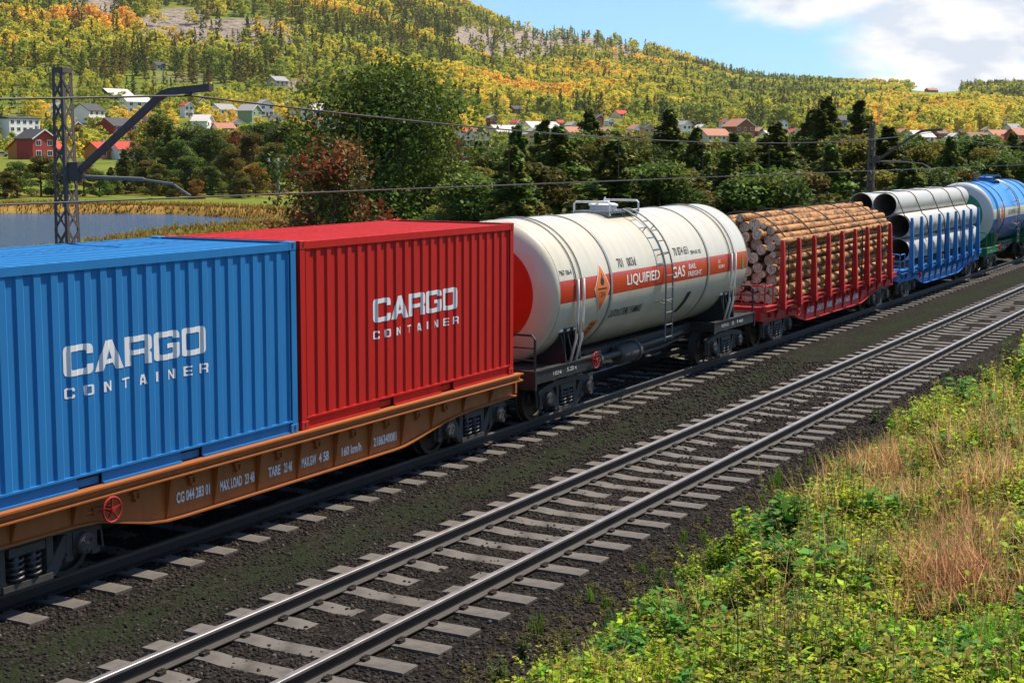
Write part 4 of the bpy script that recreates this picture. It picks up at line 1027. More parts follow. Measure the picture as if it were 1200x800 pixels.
def decid(rg, H, W, nq, leaf, cols, base=.15, lob=26, br0=.6, br1=1.3, n0=.75, n1=1.25):
    # crown as lobes; heavier towards the middle height
    L_ = []
    for i in range(lob):
        t = rg.uniform(0, 1)**.8; z = H*(base+(1-base)*t*.93); rr = W*.5*math.sin(PI*min(1, .16+.80*t))**.7
        a = rg.uniform(0, 2*PI); rad = rr*math.sqrt(rg.uniform(.05, 1))*.80
        L_.append((rad*math.cos(a), rad*math.sin(a), z, W*rg.uniform(.10, .20), rg.uniform(br0, br1), rg.integers(len(cols))))
    per = nq//lob; co = []; cl = []
    for (x, y, z, r, br, ci) in L_:
        p = rg.normal(size=(per, 3)); p /= np.linalg.norm(p, axis=1)[:, None]; p *= (r*rg.uniform(.35, 1.12, per)**.6)[:, None]; p[:, 2] *= .8
        p += np.array([x, y, z]); co.append(quads_at(p, leaf, rg))
        c = np.array(cols[ci])[None, :]*br*rg.uniform(n0, n1, (per, 1)); j = rg.random(per) < .15; c = np.where(j[:, None], np.array(cols[rg.integers(len(cols))])[None, :]*1.1, c); cl.append(np.repeat(c, 4, 0))
    return np.concatenate(co).reshape(-1, 3), np.concatenate(cl)
def spruce(rg, H, W, nq, leaf, cols, base=.06):
    nw = max(8, int(H/.30)) if nq > 1500 else 11
    co = []; cl = []; per = nq//nw
    for i in range(nw):
        t = i/nw; z = H*(base+(1-base)*t); rr = W*.5*(1-t)**.82*rg.uniform(.80, 1.12)+.02*W
        nb = max(5, int(11*(1-t*.5))); a0 = rg.uniform(0, 6.28)
        bi = rg.integers(0, nb, per); ba = a0+bi*2*PI/nb+rg.normal(size=per)*.02; f_ = np.sqrt(rg.uniform(0.02, 1, per)); blen = rr*(.78+.30*np.sin(bi*7.3+i*2.1))
        rad = f_*blen; spread = rg.normal(size=per)*.13*rr*(1.15-f_*.8)
        x = rad*np.cos(ba)-spread*np.sin(ba); y = rad*np.sin(ba)+spread*np.cos(ba); zz_ = z-rad*.34+rg.normal(size=per)*.11*min(1, H/6)+f_**2*.10*rr+(np.sin(bi*5.1+i*1.7)*.5)*H*(1-base)/nw
        p = np.stack([x, y, zz_], -1); co.append(quads_at(p, leaf*(1.05-t*.4), rg, 1.2))
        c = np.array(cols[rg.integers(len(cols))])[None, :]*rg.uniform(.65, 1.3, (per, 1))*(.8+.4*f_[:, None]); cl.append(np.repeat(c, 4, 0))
    return np.concatenate(co).reshape(-1, 3), np.concatenate(cl)
def crown_mesh(name, co, cl, mat=None): return np_mesh(name, co, np.arange(len(co)).reshape(-1, 4), mat or FOL, np.clip(cl, 0, 1), smoothf=False)
def trunk_mesh(H, r, limbs, rg, bare=0):
    mb = MB(); mb.tube([(0, 0, -.3), (.02, 0, H*.3), (-.03*H*.2, .02, H*.6), (.0, .0, H*.92)], [r, r*.8, r*.5, r*.1], 9)
    for i in range(limbs):
        z = H*rg.uniform(.18, .75); a = rg.uniform(0, 6.28); ln = H*rg.uniform(.15, .30)*(1-z/H*.6)
        mb.tube([(0, 0, z), (math.cos(a)*ln*.5, math.sin(a)*ln*.5, z+ln*.35), (math.cos(a)*ln, math.sin(a)*ln, z+ln*.9)], [r*.4, r*.25, r*.06], 6)
    me = bpy.data.meshes.new('trunk'); me.from_pydata(mb.v, [], mb.f); me.materials.append(trunkm); return me
GREEN = [(.085, .135, .022), (.105, .16, .024), (.068, .11, .02), (.14, .16, .024)]
OLIVE = [(.15, .155, .024), (.19, .165, .027), (.115, .135, .022), (.20, .14, .024)]
RUST = [(.28, .11, .022), (.32, .16, .028), (.20, .09, .02), (.22, .16, .025)]
SPRU = [(.11, .165, .028), (.13, .18, .03), (.12, .135, .026), (.18, .175, .03)]
YEL = [(.22, .19, .02), (.17, .18, .02), (.28, .20, .02)]
protos = {}
def mkproto(key, co, cl, H, r, limbs):
    rg_ = np.random.default_rng(abs(hash(key)) % 1000 if False else len(key)*7+3)
    protos[key] = (crown_mesh('crown', co, cl), trunk_mesh(H, r, limbs, rg_))
for i in range(3):
    mkproto('green%d' % i, *decid(np.random.default_rng(20+i), 10, 7.5, 11000, .15, GREEN, .08, 34), 10, .2, 9)
    mkproto('olive%d' % i, *decid(np.random.default_rng(30+i), 10, 6.5, 10000, .15, OLIVE, .06, 30), 10, .18, 9)
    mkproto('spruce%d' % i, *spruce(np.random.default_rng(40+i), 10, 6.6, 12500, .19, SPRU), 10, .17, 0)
for i in range(2): mkproto('rust%d' % i, *decid(np.random.default_rng(50+i), 10, 8, 8000, .16, RUST, .03, 26), 10, .16, 9)
mkproto('yellow0', *decid(np.random.default_rng(60), 10, 6.0, 7000, .17, YEL, .08, 24), 10, .15, 6)
used = set()
def tree(nm, key, x, y, H, wf, label, group, dz=0):
    cm, tm_ = protos[key]; r0 = thing(nm, label, 'tree' if 'shrub' not in nm else 'shrub', (x, y, gz1(x, y)+dz), rnd.uniform(0, 6.28), group)
    s = H/10; r0.scale = (s*wf, s*wf, s)
    mk('trunk', tm_, r0); mk('crown', cm, r0); return r0
# belt of trees behind the train; (photo column of the stem, row of the top, distance, kind)
def top_h(px, v, d):
    x, y = place(px, d); depth = np.array([x, y, 0])@FW
    z = CAMH+(181-v)/F*depth*1.01; return x, y, z-gz1(x, y)
KN = {'green': 'green leafy tree', 'olive': 'olive brown tree', 'spruce': 'dark pointed spruce', 'rust': 'rust brown bush', 'yellow': 'yellow autumn tree'}
belt = [ # right side, behind the wagons
 (552, 196, 74, 'olive'), (580, 176, 80, 'green'), (606, 168, 92, 'olive'), (636, 163, 84, 'green'), (668, 158, 96, 'green'), (655, 172, 72, 'spruce'), (700, 163, 82, 'olive'), (690, 150, 108, 'spruce'), (728, 157, 90, 'olive'), (748, 170, 70, 'green'),
 (783, 152, 84, 'spruce'), (765, 163, 98, 'green'), (812, 172, 76, 'spruce'), (838, 166, 90, 'olive'), (862, 171, 82, 'green'), (884, 168, 98, 'olive'), (906, 166, 78, 'olive'), (925, 160, 100, 'green'), (946, 150, 94, 'spruce'), (964, 138, 90, 'spruce'),
 (985, 160, 86, 'olive'), (1001, 140, 105, 'spruce'), (1012, 163, 92, 'green'), (1035, 168, 84, 'spruce'), (1058, 158, 100, 'green'), (1072, 172, 88, 'olive'), (1096, 168, 96, 'olive'), (1110, 178, 80, 'rust'), (1130, 160, 104, 'green'), (1148, 170, 92, 'olive'),
 (1168, 178, 84, 'green'), (1182, 172, 110, 'spruce'), (1200, 176, 90, 'olive'), (1222, 170, 96, 'green'), (1245, 165, 92, 'olive'),
 (565, 205, 62, 'green'), (600, 195, 60, 'spruce'), (630, 190, 64, 'olive'), (715, 188, 60, 'spruce'), (800, 196, 62, 'olive'), (770, 190, 60, 'green'), (850, 198, 64, 'spruce'), (885, 196, 62, 'green'), (930, 196, 66, 'olive'), (972, 190, 70, 'spruce'), (1045, 196, 72, 'olive'), (1085, 196, 74, 'green'), (1125, 200, 76, 'olive'), (1170, 200, 78, 'green'), (1060, 200, 66, 'spruce')]
belt2 = [(425, 178, 100, 'green'), (408, 200, 96, 'green'), (490, 165, 104, 'green'), (512, 196, 96, 'olive'),  # left, round the lake
 (132, 205, 215, 'spruce'), (148, 186, 222, 'spruce'), (163, 176, 235, 'green'), (176, 192, 212, 'olive'), (190, 140, 250, 'olive'), (200, 160, 228, 'spruce'), (212, 170, 215, 'green'), (188, 196, 205, 'olive'), (225, 188, 208, 'green'), (236, 150, 240, 'green'), (248, 160, 225, 'green'), (262, 155, 236, 'olive'), (270, 178, 212, 'olive'),
 (283, 158, 242, 'rust'), (298, 160, 228, 'olive'), (312, 150, 250, 'green'), (322, 172, 216, 'olive'), (338, 150, 240, 'green'), (352, 158, 224, 'olive'), (368, 160, 240, 'rust'), (300, 196, 204, 'rust'), (250, 200, 203, 'green'), (282, 204, 200, 'olive'),
 (22, 195, 205, 'green'), (50, 188, 212, 'olive'), (8, 205, 203, 'olive'), (70, 196, 208, 'green'), (100, 194, 210, 'olive'), (118, 206, 204, 'green'), (-20, 190, 212, 'green'), (205, 212, 198, 'olive'), (232, 214, 198, 'rust'),
 (500, 225, 150, 'rust'), (478, 200, 150, 'green'), (512, 230, 135, 'olive'), (486, 222, 118, 'green'), (455, 214, 130, 'yellow'), (520, 190, 190, 'green'), (540, 214, 170, 'green'), (508, 208, 210, 'rust')]
cnt = {}
def where(px, d):
    if px < 60: return 'at the left edge beyond the lake'
    if px < 130: return 'beyond the lake behind the near mast'
    if px < 260: return 'on the far lake shore right of the near mast'
    if px < 400: return 'on the far lake shore behind the rusty bush'
    if px < 545: return 'in the meadow behind the red container'
    if px < 740: return 'behind the front half of the cream tank wagon'
    if px < 860: return 'behind the rear half of the cream tank wagon'
    if px < 1000: return 'behind the stacked logs'
    if px < 1110: return 'behind the grey pipes'
    return 'behind the blue tank wagon'
belt += [(px_, 168+((px_*37) % 17), 115+((px_*13) % 20), ('green', 'olive', 'spruce', 'green')[(px_//25) % 4]) for px_ in range(560, 1240, 27)]
lst = [((a[0], a[1]-2, a[2], a[3]), 'near') for a in belt]+[(a, 'far') for a in belt2]
lst.sort(key=lambda t: t[0][0])
for (px, v, d, kd), grp in lst:
    x, y, H = top_h(px, v, d); nv = {'green': 3, 'olive': 3, 'spruce': 3, 'rust': 2, 'yellow': 1}[kd]
    kd = 'spruce' if (kd != 'spruce' and grp == 'near' and d > 76 and (px*7) % 6 == 0) else kd; nv = {'green': 3, 'olive': 3, 'spruce': 3, 'rust': 2, 'yellow': 1}[kd]; H = H*(1.12 if kd == 'spruce' else 1); wf = rnd.uniform(1.05, 1.4)*(1.2 if H < 6 else 1.0)*(1.15 if kd == 'spruce' and H < 8 else 1)
    wh = where(px, d); k = (kd, wh); cnt[k] = cnt.get(k, 0)+1
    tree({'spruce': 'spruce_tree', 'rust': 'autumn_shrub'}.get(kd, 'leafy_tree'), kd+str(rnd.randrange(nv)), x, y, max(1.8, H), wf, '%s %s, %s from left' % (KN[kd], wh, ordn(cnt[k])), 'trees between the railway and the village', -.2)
# the two big ones in front of the lake shore
x, y, H = top_h(458, 97, 92)
co, cl = decid(np.random.default_rng(77), H, 15.5, 52000, .14, [(.11, .19, .022), (.085, .15, .02), (.17, .21, .026), (.065, .12, .018)], .0, 95, .5, 1.4)
bt = thing('leafy_tree', 'large rounded green tree rising above the rear end of the red container', 'tree', (x, y, gz1(x, y)))
mk('crown', crown_mesh('crown', co, cl), bt); mk('trunk', trunk_mesh(H, .3, 14, np.random.default_rng(1)), bt)
x, y, H = top_h(392, 166, 44)
co, cl = decid(np.random.default_rng(78), H, 4.6, 7500, .085, [(.22, .06, .022), (.26, .09, .03), (.13, .08, .02), (.32, .17, .05), (.09, .10, .02)], .10, 40)
bt = thing('autumn_shrub', 'sparse reddish brown rowan bush with pale berries beside the red container roof', 'shrub', (x, y, gz1(x, y)))
mk('crown', crown_mesh('crown', co, cl), bt); mk('trunk', trunk_mesh(H, .09, 22, np.random.default_rng(2)), bt)
bm_ = MB(); rg = np.random.default_rng(9)
pts_ = co[rg.choice(len(co), 260)]
for p in pts_:
    s = .028; bm_.add([(p[0]-s, p[1], p[2]), (p[0], p[1]-s, p[2]), (p[0]+s, p[1], p[2]), (p[0], p[1]+s, p[2]), (p[0], p[1], p[2]+s), (p[0], p[1], p[2]-s)], [(0, 1, 4), (1, 2, 4), (2, 3, 4), (3, 0, 4), (1, 0, 5), (2, 1, 5), (3, 2, 5), (0, 3, 5)])
tag(bm_.build('berries', paint('berry_pale', (.55, .42, .30), .5), bt), kind='stuff')

# ------------------------------------------------------------------ the village
wallm = {'white': (.86, .84, .80), 'red': (.34, .035, .025), 'orange': (.52, .20, .04), 'yellow': (.60, .36, .10), 'green': (.24, .36, .22), 'brown': (.22, .08, .035), 'cream': (.66, .58, .45), 'dark': (.06, .06, .065)}
roofm = {'red': (.45, .045, .025), 'dark': (.045, .045, .05), 'grey': (.30, .29, .28), 'pale': (.62, .55, .50), 'brown': (.22, .12, .08), 'rust': (.42, .17, .10)}
trimm = paint('house_trim', (.75, .74, .70), .6, 0, .2)
panem = paint('house_pane', (.03, .04, .05), .12, 0, 0)
found = paint('house_base', (.38, .36, .32), .9, 0, .3)
houses = []
HG = 'houses of the village on the slope'
def house(px, vb, wpx, wall, roof, label, storeys=2, gable=False, rz=0., dep=None, nwin=3, flat=False, name='house'):
    rz = rz+.75; d = dist_for(px, vb); x, y = place(px, d); W_ = wpx*d/F; z = gz1(x, y)-.5
    D = dep or (W_*.75 if gable else min(W_*.75, 9)); hwall = 2.7*storeys+.5; ang = -(math.atan2(x, y))+rz
    root = thing(name, label, 'house', (x, y, z), ang, HG)
    wm = paint('wall_'+wall, wallm[wall], .75, 0, .2, tuple(c*.6 for c in wallm[wall]), scale=1.5); rm = paint('roof_'+roof, roofm[roof], .8, 0, .35, tuple(c*.6 for c in roofm[roof]), scale=1.0)
    hw, hd = W_/2, D/2
    mb = MB(); mb.box(-hw-.05, hw+.05, -hd-.05, hd+.05, -3, .45); mb.build('foundation', found, root)
    rh = (W_*.28 if gable else D*.32) if not flat else .4
    mb = MB()
    if flat: mb.box(-hw, hw, -hd, hd, .45, hwall)
    elif gable: mb.prism([(-hw, .45), (hw, .45), (hw, hwall), (0, hwall+rh), (-hw, hwall)], 'y', -hd, hd)
    else: mb.prism([(-hd, .45), (hd, .45), (hd, hwall), (0, hwall+rh), (-hd, hwall)], 'x', -hw, hw)
    mb.build('wall', wm, root)
    mb = MB(); e = .5; t_ = .22
    if flat: mb.box(-hw-.3, hw+.3, -hd-.3, hd+.3, hwall+.01, hwall+.35); mb.prism([(-hd, hwall+.35), (hd, hwall+.35), (0, hwall+1.1)], 'x', -hw, hw)
    else:
        a = hw if gable else hd; sl = rh/a
        P_ = [(-a-e, hwall-e*sl+.02), (0, hwall+rh+.02), (a+e, hwall-e*sl+.02), (a+e, hwall-e*sl+t_+.02), (0, hwall+rh+t_+.05), (-a-e, hwall-e*sl+t_+.02)]
        if gable: mb.prism(P_, 'y', -hd-e, hd+e)
        else: mb.prism(P_, 'x', -hw-e, hw+e)
    ro = mb.build('roof', rm, root)
    if not flat:
        mb = MB(); cx_ = hw*.3 if not gable else .25*hw; mb.box(cx_-.35, cx_+.35, -.35+.5, .35+.5, hwall+rh*.4, hwall+rh+1.1); mb.build('chimney', found, ro)
        if gable:
            mb = MB()
            for s in (-1, 1): mb.bar((s*(hw+e), -hd-e-.04, hwall-e*sl+.1), (0, -hd-e-.04, hwall+rh+.14), .06, .3, up=(0, 0, 1))
            mb.build('barge_board', trimm, ro)
    for st_ in range(storeys):
        for k in range(nwin):
            wx = -hw+W_*(k+.5)/nwin; wz = .45+2.7*st_+1.0; ww = min(1.5, W_/nwin*.5)
            fr_ = MB(); fr_.box(wx-ww/2-.15, wx+ww/2+.15, -hd-.06, -hd-.003, wz-.15, wz+1.35); w_ = fr_.build('window', trimm, root)
            pn = MB(); pn.box(wx-ww/2, wx-.06, -hd-.085, -hd-.062, wz, wz+1.2); pn.box(wx+.06, wx+ww/2, -hd-.085, -hd-.062, wz, wz+1.2); pn.build('pane', panem, w_)
    dr = MB(); dx = -hw+W_*(.5 if nwin % 2 == 0 else (.5+1)/nwin*1.0+.02); dx = min(dx, hw-1)
    dr.box(dx-.5, dx+.5, -hd-.05, -hd-.002, .45, 2.5); dr.build('door', paint('door_brown', (.20, .10, .05), .6), root)
    houses.append((px, vb, wpx, d, z, x, y, max(W_, D)))
    return root
house(24, 165, 44, 'white', 'dark', 'long white three-storey block with dark low roof left of the near mast', 3, flat=True, nwin=5, name='apartment_block')
house(46, 186, 48, 'orange', 'red', 'orange house with long red roof behind the dark red gable house', 1, nwin=4)
house(46, 196, 33, 'red', 'dark', 'dark red gabled house with white windows left of the near mast', 2, True, nwin=2)
house(108, 145, 30, 'white', 'dark', 'white house with dark roof just right of the near mast', 2, nwin=3, rz=.2)
house(91, 156, 14, 'brown', 'brown', 'small brown shed right beside the near mast', 1, True, nwin=1)
house(140, 118, 34, 'dark', 'pale', 'dark barn with bright white roof uphill of the near mast', 1, nwin=4)
house(162, 134, 30, 'white', 'pale', 'white house with pale roof below the dark barn', 2, nwin=3, rz=-.25)
house(140, 164, 38, 'red', 'dark', 'red house with dark roof behind the bracket arm', 2, nwin=3, rz=.1)
house(122, 187, 30, 'orange', 'red', 'orange cabin with red roof right of the near mast', 1, nwin=2)
house(150, 190, 32, 'white', 'red', 'white house with bright red roof under the bracket arm', 1, nwin=3, rz=-.2)
house(201, 158, 12, 'orange', 'brown', 'tiny orange cabin among the trees above the far shore', 1, True, nwin=1)
house(240, 158, 24, 'white', 'pale', 'white gabled house left half of the pair above the far shore', 2, True, nwin=2, rz=.5)
house(264, 158, 22, 'cream', 'rust', 'cream house with rust roof right half of the pair above the far shore', 1, nwin=2, rz=-.3)
house(264, 136, 26, 'white', 'grey', 'white house with grey roof left of the green house', 1, nwin=3)
house(295, 144, 24, 'green', 'grey', 'pale green gabled house on the slope', 2, True, nwin=2, rz=.35)
house(312, 137, 20, 'white', 'grey', 'white gabled house right behind the green house', 2, True, nwin=2, rz=-.3)
house(344, 141, 14, 'orange', 'dark', 'small orange house with dark roof right of the green house', 1, nwin=2)
house(372, 143, 30, 'white', 'pale', 'broad white house with pale roof left of the big green tree', 2, nwin=4)
house(370, 150, 16, 'red', 'rust', 'red gabled annex in front of the broad white house', 1, True, nwin=1)
house(386, 164, 20, 'white', 'rust', 'tall white house left of the big green tree', 3, True, nwin=2, rz=-.2)
house(328, 101, 20, 'cream', 'grey', 'low cream house high on the left slope', 1, nwin=3)
house(190, 82, 14, 'cream', 'dark', 'small house with dark roof highest on the left slope', 1, nwin=2)
house(510, 141, 17, 'white', 'pale', 'white house with its gable uphill, right of the big green tree', 2, True, nwin=2, rz=-.3)
house(540, 171, 18, 'white', 'red', 'white house with red roof left of the red gable house', 2, nwin=2)
house(558, 171, 18, 'red', 'rust', 'orange red gable house beside the long pale roofs', 2, True, nwin=1)
house(550, 184, 42, 'white', 'brown', 'white house with low brown roof behind the dark roofed red house', 1, nwin=5)
house(548, 200, 38, 'red', 'dark', 'red house with wide dark roof nearest behind the red container', 2, nwin=4, rz=-.15)
house(590, 162, 40, 'cream', 'pale', 'long low building with pale roof right of the red gable house', 1, nwin=6, name='warehouse')
house(632, 157, 46, 'white', 'pale', 'long flat pale hall at the foot of the hill', 1, nwin=6, name='warehouse')
house(624, 173, 24, 'yellow', 'grey', 'yellow gabled house in front of the pale halls', 2, True, nwin=2, rz=-.4)
house(672, 164, 34, 'cream', 'rust', 'low cream building with rusty roof right of the yellow house', 1, nwin=5)
house(698, 150, 12, 'red', 'dark', 'small red house half hidden left of the red roofed white house', 2, True, nwin=1)
house(725, 139, 17, 'white', 'red', 'white house with red roof alone on the slope above the tank wagon', 1, nwin=2)
house(603, 133, 14, 'brown', 'dark', 'small brown house with dark roof on the slope above the pale halls', 1, nwin=2)
house(783, 153, 14, 'cream', 'pale', 'small cream house left of the rust roofed row', 2, nwin=2)
house(832, 166, 36, 'cream', 'rust', 'long rust roofed row house above the tank wagon end', 1, nwin=5)
house(862, 162, 30, 'brown', 'rust', 'brown gabled chalet behind the stacked logs', 2, True, nwin=3)
house(860, 149, 12, 'white', 'grey', 'white cottage uphill of the brown chalet', 1, nwin=1)
house(900, 166, 22, 'white', 'pale', 'white house with pale roof right of the brown chalet', 1, nwin=3)
house(952, 166, 24, 'white', 'grey', 'low white house left of the dark three-storey house', 1, nwin=3)
house(982, 158, 18, 'dark', 'dark', 'dark three-storey house with white windows above the stacked logs', 3, nwin=3)
house(1072, 168, 28, 'white', 'pale', 'white house with pink roof right of the distant mast', 1, nwin=3)
house(1096, 163, 14, 'red', 'brown', 'small red house right of the distant mast', 1, nwin=2)
house(1138, 170, 28, 'cream', 'brown', 'cream house with brown roof above the grey pipes', 1, nwin=3)
house(1162, 166, 24, 'white', 'rust', 'white house with rust roof left of the red row at the right edge', 1, nwin=3)
house(1190, 174, 28, 'red', 'rust', 'red row house at the right edge above the blue tank', 2, nwin=4)
house(1184, 157, 26, 'white', 'grey', 'long white building highest at the right edge', 1, nwin=4)
house(1046, 107, 12, 'white', 'pale', 'white farmhouse on the ridge left of the barn', 1, nwin=2)
house(1084, 106, 14, 'red', 'rust', 'red barn on the ridge beside the green field', 1, nwin=2)

FV = [(655, 150, 11, 'white', 'red'), (668, 153, 12, 'cream', 'grey'), (686, 158, 14, 'white', 'dark'), (704, 162, 16, 'orange', 'rust'), (712, 148, 9, 'white', 'grey'), (742, 158, 16, 'white', 'rust'), (756, 164, 14, 'yellow', 'dark'), (770, 160, 14, 'white', 'red'),
      (798, 160, 15, 'white', 'grey'), (806, 150, 9, 'red', 'dark'), (818, 156, 12, 'white', 'pale'), (846, 154, 11, 'white', 'red'), (884, 160, 13, 'red', 'rust'), (912, 156, 12, 'white', 'dark'), (926, 163, 16, 'cream', 'red'), (940, 157, 10, 'white', 'rust'), (966, 166, 14, 'white', 'pale'),
      (998, 164, 14, 'white', 'red'), (1012, 158, 11, 'cream', 'pale'), (1030, 150, 9, 'red', 'dark'), (1052, 162, 14, 'red', 'rust'), (1112, 168, 14, 'white', 'pale'), (1124, 160, 11, 'red', 'dark'), (1150, 158, 11, 'white', 'rust'), (1168, 172, 14, 'cream', 'red'), (1176, 150, 9, 'white', 'dark'),
      (604, 150, 12, 'white', 'red'), (576, 150, 11, 'red', 'grey'), (420, 150, 10, 'white', 'red'), (72, 140, 14, 'white', 'grey'), (178, 150, 16, 'orange', 'dark'), (222, 138, 12, 'white', 'red'), (238, 126, 10, 'cream', 'dark'), (280, 152, 14, 'white', 'rust'), (325, 146, 12, 'white', 'dark'), (340, 128, 9, 'yellow', 'grey')]
def hwhere(px):
    for (h_, t_) in ((100, 'by the near mast'), (250, 'under the bracket arm'), (400, 'left of the big green tree'), (540, 'right of the big green tree'), (650, 'above the pale halls'), (730, 'right of the pale halls'), (800, 'above the cream tank wagon end'), (870, 'near the brown chalet'), (960, 'above the stacked logs'), (1040, 'near the dark three-storey house'), (1130, 'right of the distant mast')):
        if px < h_: return t_
    return 'at the right edge above the blue tank'
hc = {}
for (px, vb, wp, wl_, rf_) in sorted(FV):
    k = (wl_, rf_, hwhere(px)); hc[k] = hc.get(k, 0)+1
    house(px, vb, wp, wl_, rf_, 'small %s house with %s roof %s%s' % (wl_, rf_, hwhere(px), '' if hc[k] == 1 else ', the %s one' % ordn(hc[k])), 1 + (px % 3 == 0), px % 2 == 0, ((px*7) % 10-5)*.08, nwin=2)

# parked cars and poles in the village
def car(px, vb, colr, label):
    d = dist_for(px, vb); x, y = place(px, d); root = thing('parked_car', label, 'car', (x, y, gz1(x, y)+.02), -math.atan2(x, y)+.2, 'cars parked by the white block')
    pm_ = paint('car_'+label[:8], colr, .3, 0, .1); mb = MB()
    mb.prism([(-2.2, .35), (2.2, .35), (2.25, .75), (1.4, .95), (.9, 1.42), (-1.0, 1.45), (-1.7, .98), (-2.25, .85)], 'y', -.85, .85); mb.build('body', pm_, root)
    mb = MB(); mb.prism([(1.15, .98), (.82, 1.35), (-.95, 1.37), (-1.5, .98)], 'y', -.86, .86); mb.build('window', panem, root)
    for wx in (-1.35, 1.35):
        for s in (-1, 1): mb = MB(); mb.lathe([(s*.68, 0), (s*.68, .32), (s*.87, .32), (s*.87, 0)], 'y', (wx, .32), 16); mb.build('wheel', strapm, root)
car(4, 184, (.55, .56, .58), 'silver parked car at the left edge below the white block')
car(21, 184, (.20, .24, .32), 'blue grey parked car beside the orange house')
def upole(px, vb, vt, label, cross=True):
    d = dist_for(px, vb) if vb < 200 else 200.; x, y = place(px, d); z = gz1(x, y); H = max(5, (vb-vt)/F*d*1.0)
    root = thing('utility_pole', label, 'pole', (x, y, z), -math.atan2(x, y)); m_ = paint('pole_wood', (.28, .30, .22), .8, 0, .3)
    mb = MB(); mb.tube([(0, 0, -1), (0, 0, H)], [.2, .12], 8); mb.build('pole', m_, root)
    if cross:
        mb = MB(); mb.box(-1.3, 1.3, -.08, .08, H-.4, H-.25); mb.build('crossarm', m_, root)
        for xx in (-1.2, 0, 1.2): mb = MB(); mb.lathe([(H-.25, .0), (H-.25, .14), (H+.15, .14), (H+.15, 0)], 'z', (xx, 0), 8); mb.build('insulator', trimm, root)
upole(327, 204, 162, 'pale green utility pole with white insulators on the far lake shore')
upole(197, 141, 113, 'bare wooden pole among the houses behind the bracket arm', False)
upole(27, 150, 100, 'wooden pole behind the long white block', False)

# ------------------------------------------------------------------ wood on the hill
def low_dec(rg, cols):
    return decid(rg, 1., .80, 380, .055, cols, .02, 14, .85, 1.12, .88, 1.12)
def low_spr(rg, cols):
    return spruce(rg, 1., .50, 300, .050, cols, .02)
PR = []
for i in range(4): PR.append(low_dec(np.random.default_rng(100+i), [(1, 1, 1), (.85, .9, .9), (1.15, 1.1, 1)]))
for i in range(3): PR.append(low_spr(np.random.default_rng(110+i), [(1, 1, 1), (.7, .7, .7)]))
hrect = [(h[0], h[1], h[2], h[3]) for h in houses]
def hide(px, d, H, z):
    vt = 181-(z+H-CAMH)/d*F
    for (hp, hv, hw_, hd_) in hrect:
        if abs(px-hp) < hw_/2+H*.4*F/d*.75:
            if d < hd_+10 and vt < hv-3: return True
    return False
S = []; rg = np.random.default_rng(42)
def patch(x, y, s): return wob(x+300, y-120, s)
vcell = {}
tries = 0
A_ = rg.uniform(-200, 1420, 90000); D_ = np.sqrt(rg.uniform(430**2, 2450**2, 90000))
ang_ = YAW+np.arctan((A_-600)/F); XX = D_*np.sin(ang_); YY = D_*np.cos(ang_); ZZ = gz(XX, YY)
P3_ = np.stack([XX, YY, ZZ-CAMH], -1); zz_ = P3_@FW; PU = 600+F*(P3_@RT)/zz_; PV = 400-F*(P3_@UP)/zz_
RK = rock_at(PU, PV); PA = patch(XX, YY, 95); PB2 = patch(YY, XX, 38)
grid = set(); indiv = []
for i in range(90000):
    d = D_[i]
    if RK[i] > .04 and d > 900 and rg.random() < .95: continue
    if math.hypot((PU[i]-1096)/40, (PV[i]-116)/13) < 1 and d > 1000: continue
    if PV[i] < -60: continue
    cell = 6.5 if d < 900 else 10.5
    k = (int(XX[i]/cell), int(YY[i]/cell))
    if k in grid: continue
    if d < 800 and (PB2[i] > .35 and d < 620): continue
    ridge = PV[i] < np.interp(PU[i], [500, 640, 760, 850, 950], [-30, 36, 68, 96, 100])
    up_ = np.interp(PV[i], [20, 130], [.70, .22]) if PU[i] < 760 else (.85 if ridge else .25)
    con = rg.random() < np.clip(up_-PA[i]*.5+.25*float(wob(XX[i], YY[i], 60)), .03, .95)
    H = rg.uniform(12, 20) if con else rg.uniform(11, 18)
    if d < 900: H *= .62
    if hide(PU[i], d, H, ZZ[i]): continue
    grid.add(k)
    shade = 1.0
    if con:
        c = np.array([(.10, .13, .022), (.16, .15, .026), (.21, .145, .028), (.08, .115, .024)][rg.integers(4)])
    else:
        t = PB2[i]*.4+PA[i]*.65+rg.normal()*.11-.18-.25*float(smooth(1500, 2300, d))
        c = np.array([np.interp(t, [-.8, -.3, .15, .55, .9], ch) for ch in ((.24, .42, .68, .84, .76), (.28, .42, .54, .48, .32), (.05, .06, .075, .09, .09))])
    c = c*rg.uniform(.9, 1.1)
    S.append((XX[i], YY[i], ZZ[i]-.3, H, con, c, d))
S.sort(key=lambda s: s[6])
